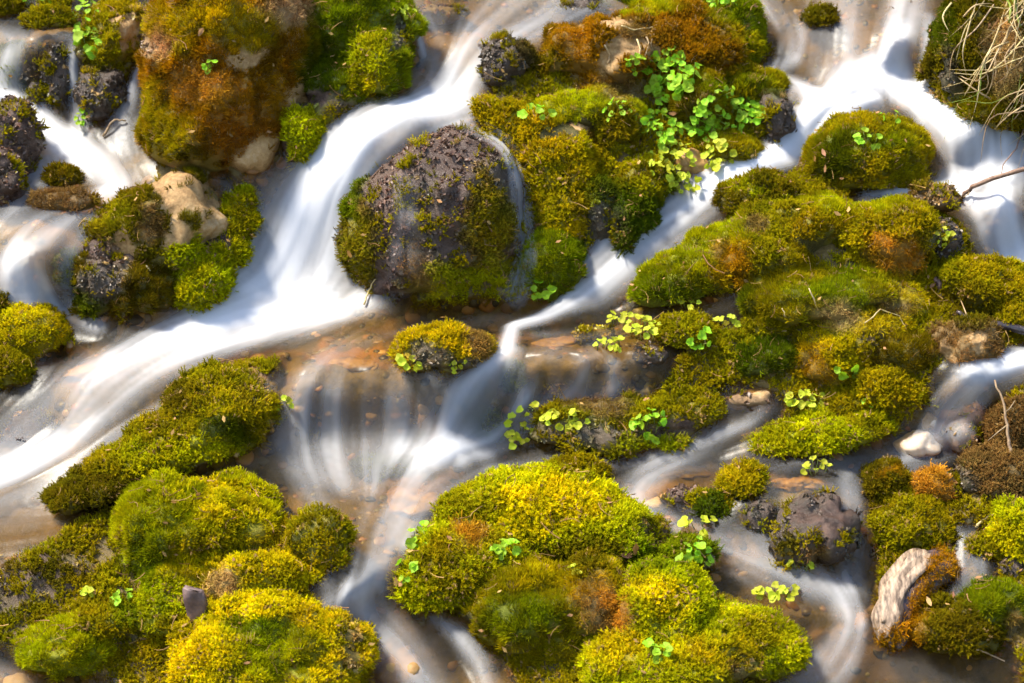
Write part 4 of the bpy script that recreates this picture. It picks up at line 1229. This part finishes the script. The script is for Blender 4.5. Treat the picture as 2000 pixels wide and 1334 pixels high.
# leaves
def leaf_mesh(name, seed, material):
    r_ = np.random.default_rng(seed)
    nr, na = 3, 12
    V = [(0, 0, 0)]
    cup = 0.12 + 0.2 * r_.random()
    ph = r_.random(4) * 6.28
    for k in range(1, nr + 1):
        q = k / nr
        for a in range(na):
            an = a / na * 6.2832
            notch = 1 - 0.42 * math.exp(-((math.pi - abs(an - math.pi)) / 0.35) ** 2)
            rr = q * (0.5 + 0.045 * math.sin(3 * an + ph[0]) + 0.035 * math.sin(5 * an + ph[1])) * (notch if k > 1 else 1)
            x = rr * math.cos(an); y = rr * math.sin(an) * 0.92
            z = cup * q * q * 0.5 + 0.05 * q * math.sin(4 * an + ph[2]) - 0.05 * abs(math.sin(an)) * 0 + (0.03 if k == 2 else 0)
            z -= 0.05 * math.exp(-(y / 0.05) ** 2) * q
            V.append((x - 0.0, y, z))
    F = []
    for a in range(na):
        b = (a + 1) % na
        F.append((0, 1 + a, 1 + b))
        for k in range(nr - 1):
            i = 1 + k * na
            F += [(i + a, i + na + a, i + na + b), (i + a, i + na + b, i + b)]
    V = np.array(V); V[:, 0] = -V[:, 0] + 0.33            # attach at the notch
    return mesh_np(name, V, np.array(F)[:, [0, 2, 1]], material)
LEAF = {'leaf': [leaf_mesh('leaf', 40 + k, M['leaf']) for k in range(4)], 'leafy': [leaf_mesh('leaf', 50 + k, M['leafy']) for k in range(4)]}

def tube(pts, rads, sides=6, closed=True):
    pts = [np.asarray(p, float) for p in pts]
    V, F = [], []
    up = np.array([0.3, 0.2, 0.93])
    for k, p in enumerate(pts):
        d = unit(pts[min(k + 1, len(pts) - 1)] - pts[max(k - 1, 0)])
        x = unit(np.cross(up, d)); y = np.cross(d, x)
        for a in range(sides):
            an = a / sides * 6.2832
            V.append(p + (x * math.cos(an) + y * math.sin(an)) * rads[k])
    for k in range(len(pts) - 1):
        for a in range(sides):
            b = (a + 1) % sides
            i = k * sides
            F += [(i + a, i + b, i + sides + b), (i + a, i + sides + b, i + sides + a)]
    for e, rev in ((0, True), (len(pts) - 1, False)):
        o = len(V); V.append(pts[e])
        for a in range(sides):
            b = (a + 1) % sides
            i = e * sides
            F.append((o, i + b, i + a) if rev else (o, i + a, i + b))
    return np.array(V), np.array(F)

def plant(u, v, ru, rv, n, leafpx, label, kind='leaf', flat=0.5, group=None, name='leafy_plant'):
    p0, n0 = land(u, v)
    root = link(name, None, None, label, 'plant', group)
    root.location = p0
    inv = Matrix.Translation(-Vector(p0))
    r_ = np.random.default_rng(int(u * 7 + v))
    stemV, stemF, so = [], [], 0
    n = int(n * 1.2) + 1
    for k in range(n):
        q = math.sqrt((k + 0.5) / n)
        an = k * 2.39996 + r_.normal() * 0.3
        uu, vv = u + ru * q * math.cos(an), v + rv * q * math.sin(an)
        p, nn = land(uu, vv)
        if np.linalg.norm(p - p0) > 0.0022 * max(ru, rv) + 0.04:
            p, nn = p0 + (p - p0) * 0.0 + RGT * (uu - u) * 0.001 + UPV * (v - vv) * 0.001, n0
        sz = leafpx * 0.00098 * r_.uniform(0.72, 1.25)
        lift = (0.014 if kind == 'leaf' else 0.009) + sz * r_.uniform(0.2, 0.8) * (1.2 - 0.7 * q)
        up = unit(nn * 0.5 + ZUP * 0.5 + r_.normal(size=3) * 0.25 - FWD * 0.25)
        tip = p + up * lift
        outd = RGT * math.cos(an) - UPV * math.sin(an) * 0.8 + r_.normal(size=3) * 0.25
        z = unit(up * (1 - flat) + nn * flat * 0.4 + r_.normal(size=3) * 0.22 + outd * 0.25)
        x = unit(outd - z * (outd @ z)); y = np.cross(z, x)
        o = link('leaf', LEAF[kind][r_.integers(4)], root)
        o.matrix_world = mat4(np.stack([x, y, z], 1), tip, sz)
        o.matrix_parent_inverse = inv
        V, F = tube([p - nn * 0.004, p * 0.5 + tip * 0.5 + outd * 0.001, tip], [0.0011, 0.0009, 0.0006], 4)
        stemV.append(V); stemF.append(F + so); so += len(V)
    sm = link('stems', mesh_np('stems', np.concatenate(stemV) - p0, np.concatenate(stemF), M['stem']), root, kind='stuff')
    return root

plant(165,50,22,38,16,20,'bright green plant creeping down the boulder in the top corner')
plant(178,95,10,18,5,24,'pair of big round leaves hanging below the creeping plant')
plant(1305,152,52,44,60,22,'largest clump of fresh green leaves, on the brown boulder face', flat=0.3)
plant(1235,132,14,12,7,14,'tiny leaf sprig on bare stone beside the largest leaf clump')
plant(1425,228,68,30,56,18,'wide cluster of crinkled green leaves above the dark rock', flat=0.3)
plant(1370,255,26,30,18,17,'drooping leaves at the end of the crinkled cluster')
plant(1285,255,38,34,40,16,'green leaf patch in the hollow below the largest leaf clump')
plant(1310,320,42,36,34,16,'lime leaf patch around the bare orange stone','leafy')
plant(1400,310,30,24,20,16,'lime leaves just behind the bare orange stone','leafy')
plant(1330,365,36,16,16,16,'lime leaves trailing into the right-hand chute','leafy')
plant(1045,232,22,12,7,18,'small sprig on the golden moss by the arched cushion')
plant(1405,188,14,10,5,14,'few leaves on the velvety slope below the brown boulder')
plant(408,137,13,8,5,13,'lone sprig in the middle of the rust boulder')
plant(1692,283,22,11,7,15,'small sprig on the dome shaped boulder')
plant(1740,238,14,6,4,12,'tiny leaves on the crest of the dome shaped boulder')
plant(1410,10,26,14,14,14,'leaf patch at the top edge on the green hump')
plant(1058,575,20,18,7,18,'sprig on the dark green cushion at the foot of the column')
plant(1215,630,26,9,12,15,'far lime rosette in the backwater','leafy')
plant(1262,650,34,16,22,17,'largest lime rosette in the backwater','leafy')
plant(1190,678,28,9,14,14,'near lime rosette floating in the backwater','leafy')
plant(1425,636,24,10,9,14,'lime sprig by the small olive cushion','leafy')
plant(1345,600,18,8,6,12,'lime specks on the wet edge below the lime cushion','leafy')
plant(802,716,18,7,6,16,'lime leaf pair at the foot of the island stone','leafy')
plant(890,715,14,6,5,10,'tiny lime sprig beside the island stone','leafy')
plant(556,795,12,8,4,15,'single lime sprig beside the olive hill','leafy')
plant(1100,826,40,16,18,18,'yellow leaf rosette on the long wet rock','leafy')
plant(1268,838,24,22,15,18,'green leaf rosette on the long wet rock')
plant(1010,850,22,26,13,16,'lime leaves at the upstream tip of the long wet rock','leafy')
plant(1030,802,10,7,4,14,'tiny lime sprig in the riffle above the long wet rock','leafy')
plant(1572,788,34,14,16,16,'lime rosette on the water by the golden ridge','leafy')
plant(1660,730,18,8,4,18,'pale sprig on the straw hummock')
plant(1700,793,14,7,4,11,'tiny sprig under the golden ridge')
plant(1360,672,20,12,5,18,'round leaf pair below the small olive cushion')
plant(1590,920,24,9,8,14,'lime sprig in the calm lower stream','leafy')
plant(1365,1028,26,12,5,22,'lime yellow leaves in the riffle beside the pool','leafy')
plant(1360,1085,26,16,10,18,'dark green round leaves on the small green clump')
plant(820,1070,22,26,9,20,'leaf sprig at the upstream edge of the yellow boulder')
plant(983,1082,24,10,8,19,'bright sprig in the middle of the yellow boulder')
plant(800,1125,14,16,5,16,'small sprig low on the yellow boulder near the foam')
plant(1128,1120,10,9,4,12,'tiny lime sprig on the rusty flank','leafy')
plant(1285,1282,20,12,7,18,'sprig on the wide yellow moss carpet')
plant(1515,1165,40,9,16,16,'lime leaves lying in the shallow water by the carpet','leafy')
plant(1565,1112,18,6,4,18,'lime leaf pair drifting below the round dark rock','leafy')
plant(240,1175,14,10,5,15,'sprig behind the lime dome of moss')
plant(172,1165,14,6,4,14,'yellowish sprig on the wet purple ground','leafy')
plant(1840,465,18,14,9,12,'lime leaves on the small dark rock','leafy')
plant(160,240,12,10,5,12,'little sprig under the left-hand trickles')
plant(790,30,14,8,5,12,'lime sprig at the edge of the top stream','leafy')
plant(75,8,24,6,8,12,'leaf patch in the calm top stream')
plant(1205,225,22,14,9,13,'small round leaves in the dark gap above the leaf patch')

# twigs, straws, sticks
def twig(name, label, cat, px, r0, r1, material, lift=0.004, group=None, forks=(), free=False):
    pts = []
    for q in px:
        if free:                     # hangs in the air from a resting point
            p0_, n0_ = land(px[0][0], px[0][1])
            dep = (p0_ + n0_ * lift - CAM) @ FWD - q[2]
            d_ = ray(q[0], q[1])
            pts.append(CAM + d_ * dep / (d_ @ FWD))
            continue
        p, n = land(q[0], q[1])
        pts.append(p + n * lift + ZUP * (q[2] if len(q) > 2 else 0))
    o = pts[0]
    fine = []
    for a, b in zip(pts[:-1], pts[1:]):
        for k in range(4):
            fine.append(a + (b - a) * k / 4 + rng.normal(size=3) * r0 * 0.35)
    fine.append(pts[-1])
    rr = [r0 + (r1 - r0) * k / (len(fine) - 1) for k in range(len(fine))]
    V, F = tube(np.array(fine) - o, rr, 6)
    root = link(name, mesh_np(name, V, F, material), None, label, cat, group)
    root.location = o
    for (k, du, dv, L) in forks:
        b0 = fine[min(k, len(fine) - 1)] - o
        d = unit(RGT * du - UPV * dv - FWD * 0.2)
        V, F = tube([b0, b0 + d * L * 0.5 + rng.normal(size=3) * 0.003, b0 + d * L], [r0 * 0.5, r0 * 0.35, r0 * 0.15], 5)
        link('side_twig', mesh_np('side_twig', V, F, material), root)
    return root
twig('twig', 'brown curved twig reaching in from the frame edge over the white rush', 'twig', [(1878,385,0),(1900,366,.02),(1950,345,.04),(2040,318,.06)], 0.0042, 0.0056, M['twig'], forks=((3, -0.5, 0.5, 0.02),), free=True)
twig('stick', 'thick black wet stick below the smooth olive mound', 'stick', [(1868,608,0),(1895,622,.012),(1940,634,.03),(2060,655,.06)], 0.004, 0.011, M['darkwood'], lift=0.012, free=True)
twig('twig', 'short dark twig poking from moss beside the left-hand pool', 'twig', [(203,268,.0),(225,250,.015),(247,238,.0)], 0.0028, 0.0018, M['twig'])
twig('twig', 'thorny bare twig hanging in from the top edge over the stream', 'twig', [(1830,-20,.0),(1790,10,.03),(1750,22,.05),(1722,36,.06)], 0.0026, 0.0010, M['twig'], forks=((2, -0.3, 1, .05), (4, -0.2, 1, .06), (6, -0.6, 0.8, .04), (8, -1, -0.2, .03), (9, -0.5, 1, .03), (5, -0.3, -0.9, .03)), free=True)
twig('twig', 'thin bent twig hanging along the frame edge above the right fall', 'twig', [(2000,250,.0),(1985,290,.04),(1960,320,.06),(1955,345,.07)], 0.0018, 0.0010, M['twig'], free=True)
twig('stick', 'thin upright stick standing in the brown bank', 'stick', [(1972,890,0),(1968,845,-.01),(1962,790,-.02),(1943,742,-.03)], 0.0036, 0.0018, M['twig'], forks=((5, -0.8, 0.6, .05), (7, 0.6, -0.8, .03)), lift=0.012, free=True)
twig('twig', 'short pale broken twig stub above the black stick', 'twig', [(1838,585,.0),(1832,568,.01),(1828,560,.015)], 0.007, 0.006, M['barewood'])
S = M['straw']
for (lab, px, r) in [
    ('pale straw standing up from the tangled hummock', [(1610,628,0),(1596,612,.012),(1578,592,.03)], .0022),
    ('long straw lying across the back of the hummock', [(1570,632,.004),(1535,622,.006),(1528,612,.01)], .0018),
    ('pale straw beside the dark green cushion', [(1535,650,.004),(1510,658,.005),(1478,668,.006)], .0020),
    ('curved straw along the crest of the hummock', [(1690,640,.006),(1720,620,.014),(1755,628,.012),(1770,650,.004)], .0014),
    ('thin straw over the olive mound beside the black stick', [(1890,625,.0),(1870,590,.012),(1850,565,.012)], .0013),
    ('bright straw on the dark olive mound by the pool', [(285,527,.006),(293,535,.004)], .0022),
    ('thin reddish stem beside the foot of the big fall', [(432,522,.003),(412,548,.004),(398,575,.003)], .0018),
    ('thin pale stem curled in the velvety slope', [(1308,212,.004),(1320,222,.006),(1328,240,.004)], .0013),
    ('tan stem at the bottom edge by the wet moss slope', [(1905,1272,.004),(1930,1285,.006),(1962,1297,.004)], .0020),
    ('pale stub among the wet moss at the frame edge', [(1905,1035,.004),(1920,1020,.006),(1935,1010,.006)], .0032),
    ('orange root hanging down the wet centre boulder', [(712,598,.002),(722,572,.004),(735,548,.003)], .0022),
    ('tan stem curled on the back of the yellow boulder', [(850,1018,.004),(858,1002,.010),(872,998,.006)], .0013)]:
    twig('straw', lab, 'straw', px, r, r * 0.5, S)
# roots on the brown boulder
for lab, px in [('pale root zigzagging down between the bare patches of the brown boulder', [(1262,70),(1266,90),(1258,110),(1275,125)]), ('short root beside the zigzag root on the brown boulder', [(1240,80),(1250,100),(1245,120)]),
                ('root over the lowest bare patch of the brown boulder', [(1180,88),(1195,110),(1190,130)]), ('root nearest the largest leaf clump on the brown boulder', [(1285,60),(1275,85),(1282,105)]),
                ('root lying level along the upper bare patch of the brown boulder', [(1215,50),(1235,62),(1262,60),(1300,50)])]:
    twig('root', lab, 'root', px, 0.0018, 0.0008, S, 0.007)

# dry grass on the right bank
gr = link('dry_grass', None, None, 'tangle of dry straw coloured grass hanging over the dark bank', 'grass')
gp, _ = land(1990, 90)
gr.location = gp
ginv = Matrix.Translation(-Vector(gp))
def blade(px, w, material, out=0.05):
    P = []
    for k, q in enumerate(px):
        p, n = land(q[0], q[1])
        P.append(p + n * 0.008 + (-FWD) * out * math.sin(math.pi * (k + 0.4) / len(px)))
    P = np.array(P)
    # subdivide (Catmull-Rom)
    Q = []
    for k in range(len(P) - 1):
        a, b, c, d = P[max(k - 1, 0)], P[k], P[k + 1], P[min(k + 2, len(P) - 1)]
        for j in range(4):
            t = j / 4
            Q.append(0.5 * ((2 * b) + (c - a) * t + (2 * a - 5 * b + 4 * c - d) * t * t + (3 * b - a - 3 * c + d) * t ** 3))
    Q.append(P[-1])
    rr = [w * (1 - 0.8 * (k / (len(Q) - 1)) ** 2) for k in range(len(Q))]
    V, F = tube(np.array(Q) - gp, rr, 3)
    link('blade', mesh_np('blade', V, F, material), gr)
for k in range(50):
    u0 = 2060 - 150 * rng.random() ** 1.5; v0 = rng.uniform(-60, 190)
    L = rng.uniform(60, 210)
    a = rng.normal(2.35, 0.45)
    px = []
    for j in range(4):
        q = j / 3
        aa = a + rng.normal() * 0.10 - 0.35 * q * rng.random()
        px.append((u0 + L * q * math.cos(aa), v0 + L * q * math.sin(aa) * (1 - 0.1 * q)))
    blade(px, rng.uniform(0.0010, 0.0021), S if rng.random() > 0.12 else M['ggrass'], rng.uniform(0.01, 0.07))
for px in [[(1990,20),(1950,100),(1900,160),(1815,115)],[(1960,10),(1925,90),(1900,150),(1880,190)],[(2010,60),(1930,140),(1860,150)],[(1900,40),(1885,70),(1870,110),(1880,150)],
           [(1860,10),(1840,40),(1850,70)],[(1985,0),(1975,40),(1950,110)],[(1930,200),(1890,170),(1815,117)],[(2000,205),(1960,230),(1945,245)],[(1880,40),(1895,20),(1930,15)]]:
    blade(px, 0.0022, S, 0.05)
for px in [[(1990,60),(1975,20),(1985,-20)],[(1970,50),(1960,20),(1945,-10)],[(2000,40),(1998,10),(2004,-30)],[(1980,40),(1968,5),(1966,-30)]]:
    blade(px, 0.003, M['ggrass'], 0.04)

# split log
lp = [land(u, v)[0] + EN * z for (u, v, z) in ((1850, 1100, .012), (1805, 1112, .022), (1772, 1140, .026), (1750, 1175, .026), (1735, 1215, .022), (1727, 1262, .012))]
lroot = link('split_log', None, None, 'short split log with pale bare wood and shaggy rusty end', 'log')
LO = lp[2]
lroot.location = LO
fine = []
for k in range(len(lp) - 1):
    a, b, c, d = lp[max(k - 1, 0)], lp[k], lp[k + 1], lp[min(k + 2, len(lp) - 1)]
    for j in range(9):
        t = j / 9
        fine.append(0.5 * ((2 * b) + (c - a) * t + (2 * a - 5 * b + 4 * c - d) * t * t + (3 * b - a - 3 * c + d) * t ** 3))
fine = np.array(fine + [lp[-1]])
def log_part(name, off, rx, mtl, ridge, sd, k0, k1):
    V, F, n, sides = [], [], k1 - k0, 30
    for k in range(k0, k1):
        d = unit(fine[min(k + 1, len(fine) - 1)] - fine[max(k - 1, 0)])
        x = unit(np.cross(EN, d)); y = np.cross(d, x)
        q = (k - k0) / (n - 1)
        taper = min(1.0, 0.35 + 5 * q, 0.35 + 5 * (1 - q))
        for a_ in range(sides):
            an = a_ / sides * 6.2832
            fib = float(vnoise(np.array([[math.cos(an) * 5 + sd, math.sin(an) * 5, q * 2.2]]), sd)[0]) + 0.6 * float(vnoise(np.array([[math.cos(an) * 12 + sd, math.sin(an) * 12, q * 5.0]]), sd + 1)[0])
            r = rx * taper * (1 + ridge * fib)
            end = 0.010 * float(vnoise(np.array([[an * 2.0, sd, 1.0]]), sd + 2)[0]) * (1 if q > 0.9 else -1 if q < 0.1 else 0)
            V.append(fine[k] + off + (x * math.cos(an) * 1.05 + y * math.sin(an) * 0.8) * r + d * end - LO)
    for k in range(n - 1):
        for a_ in range(sides):
            b_ = (a_ + 1) % sides
            i = k * sides
            F += [(i + a_, i + b_, i + sides + b_), (i + a_, i + sides + b_, i + sides + a_)]
    for e, rev in ((0, True), (n - 1, False)):
        V.append(fine[k0 + e] + off - LO); o_ = len(V) - 1
        for a_ in range(sides):
            b_ = (a_ + 1) % sides; i = e * sides
            F.append((o_, i + b_, i + a_) if rev else (o_, i + a_, i + b_))
    V, F = np.array(V), np.array(F)
    link(name, mesh_np(name, V, F, mtl), lroot)
    return V + LO, F
LBV, LBF = log_part('bark', RGT * 0.016 - EN * 0.014, 0.034, M['logbark'], 0.22, 3, 0, len(fine))
LV, LF = log_part('bare_wood', -RGT * 0.004 + EN * 0.004, 0.0225, M['barewood'], 0.42, 8, 3, len(fine) - 2)
def logend(cen, nr):
    u, v, _ = project(cen)
    return (v > 1225) | (u > 1790 + (1150 - v) * 0.45)
for (qv, qf, nm, sd) in ((LBV, LBF, 'rusty_moss', 4711), (LV, LF, 'rusty_moss', 4712)):
    m = moss_points(qv, qf, lroot, 'C', 'rust', sd, 0.8, keep=logend, min_up=-1, name=nm)
    if m:
        m.matrix_parent_inverse = Matrix.Translation(-Vector(LO))
twig('root', 'coil of reddish rootlet wrapped round the split log', 'root', [(1752,1150,.016),(1765,1142,.022),(1785,1148,.022),(1792,1165,.012)], 0.0022, 0.0012, M['deadleaf'])

# wood chip, fallen leaf
p, n = land(386, 1205)
V = []
for z_, sc_ in ((-0.03, 0.9), (0.0, 1.0), (0.022, 1.03), (0.044, 0.92), (0.047, 0.8)):
    for (x, y) in ((-.019, -.006), (-.006, -.009), (.008, -.007), (.018, -.008), (.020, .006), (.003, .009), (-.017, .007)):
        V.append((x * sc_ + z_ * -0.10 + rng.normal() * .0009, y * sc_ + rng.normal() * .0009, z_ - 0.22 * x + rng.normal() * .0012))
F = []
for k in range(4):
    for a in range(7):
        b = (a + 1) % 7
        F += [(k * 7 + a, k * 7 + b, k * 7 + 7 + b), (k * 7 + a, k * 7 + 7 + b, k * 7 + 7 + a)]
for a in range(1, 6):
    F += [(28, 28 + a, 28 + a + 1)]
chip = link('wood_chip', mesh_np('wood_chip', V, F, M['chip'], smooth=False), None, 'small brown wood chip standing between the lime dome and yellow dome', 'wood chip')
chip.matrix_world = mat4(np.stack([RGT, np.cross(UPV * 0.9 - FWD * 0.4, RGT), UPV * 0.9 - FWD * 0.43], 1), p + UPV * 0.012 - FWD * 0.012)
def fallen(u, v, sz, label, seed):
    p, n = land(u, v, 0.014)
    V = [(-.5, 0, 0), (-.2, .2, .05), (.15, .22, .02), (.5, .02, .08), (.18, -.2, .05), (-.22, -.17, 0), (0, 0, -.03)]
    F = [(6, 1, 0), (6, 2, 1), (6, 3, 2), (6, 4, 3), (6, 5, 4), (6, 0, 5)]
    o = link('fallen_leaf', mesh_np('fallen_leaf', V, F, M['deadleaf']), None, label, 'leaf')
    o.matrix_world = mat4(frame(unit(n - FWD), seed), p, sz)
fallen(1222, 1077, 0.024, 'orange dead leaf on the yellow boulder', 0.7)
fallen(1815, 1185, 0.02, 'small pale dead leaf on the wet moss slope', 2.0)
fallen(1862, 1170, 0.02, 'dead leaf beside the green cushion behind the log', 1.2)
fallen(1617, 303, 0.018, 'thin yellow dead leaf on the dome shaped boulder', 1.5)

# ------------------------------------------------------------------ thin films of water sliding over rocks
def film(label, px, w, foam0, lift=0.009):
    Q = []
    px = [np.array(q, float) for q in px]
    for k in range(len(px) - 1):
        a, b, c, d = px[max(k - 1, 0)], px[k], px[k + 1], px[min(k + 2, len(px) - 1)]
        for j in range(8):
            t = j / 8
            Q.append(0.5 * ((2 * b) + (c - a) * t + (2 * a - 5 * b + 4 * c - d) * t * t + (3 * b - a - 3 * c + d) * t ** 3))
    n, mA = len(Q), 22
    V = np.zeros((n, mA, 3)); fo_ = np.zeros((n, mA)); sk_ = np.zeros((n, mA))
    lat = rng.random(mA)
    lat = np.convolve(np.pad(lat, 1, mode='edge'), [.25, .5, .25], 'valid')
    lat = (lat - lat.mean()) / (lat.std() + 1e-6)
    for k in range(n):
        d = unit(Q[min(k + 1, n - 1)] - Q[max(k - 1, 0)])
        q = k / (n - 1)
        ww = w * (0.8 + 0.4 * q)
        for a in range(mA):
            x = a / (mA - 1) * 2 - 1
            p, nn = land(Q[k][0] - d[1] * x * ww, Q[k][1] + d[0] * x * ww, lift)
            V[k, a] = p
            ed = (1 - x * x) ** 1.3 * min(1, q * 5, (1 - q) * 5)
            fo_[k, a] = min(max(foam0 * (1 + 0.2 * lat[a]) * ed, 0), 0.9)
            sk_[k, a] = lat[a] * 0.5
    for _ in range(4):                     # the sheet bridges small hollows
        Pd = np.pad(V, ((1, 1), (1, 1), (0, 0)), mode='edge')
        V = (Pd[:-2, 1:-1] + Pd[2:, 1:-1] + Pd[1:-1, :-2] + Pd[1:-1, 2:] + 2 * V) / 6
    me = mesh_np('water_film', V.reshape(-1, 3), grid_faces(n, mA), M['film'])
    fattr(me, 'foam', fo_.ravel()); fattr(me, 'streak', sk_.ravel())
    o = link('water_film', me, kind='structure')
    o['label'] = label
film('thin veil of water curving down one flank of the centre boulder', [(900,245),(955,262),(995,295),(1012,350),(1020,430),(1026,500),(1010,570),(985,600)], 28, .30)
film('narrow streak of water down the middle of the centre boulder', [(790,330),(792,400),(790,470),(792,540),(795,600)], 34, .07)
film('rosy veil of water over the reddish brown rock', [(1930,745),(1880,780),(1850,830),(1840,890)], 56, .3)
print('done')
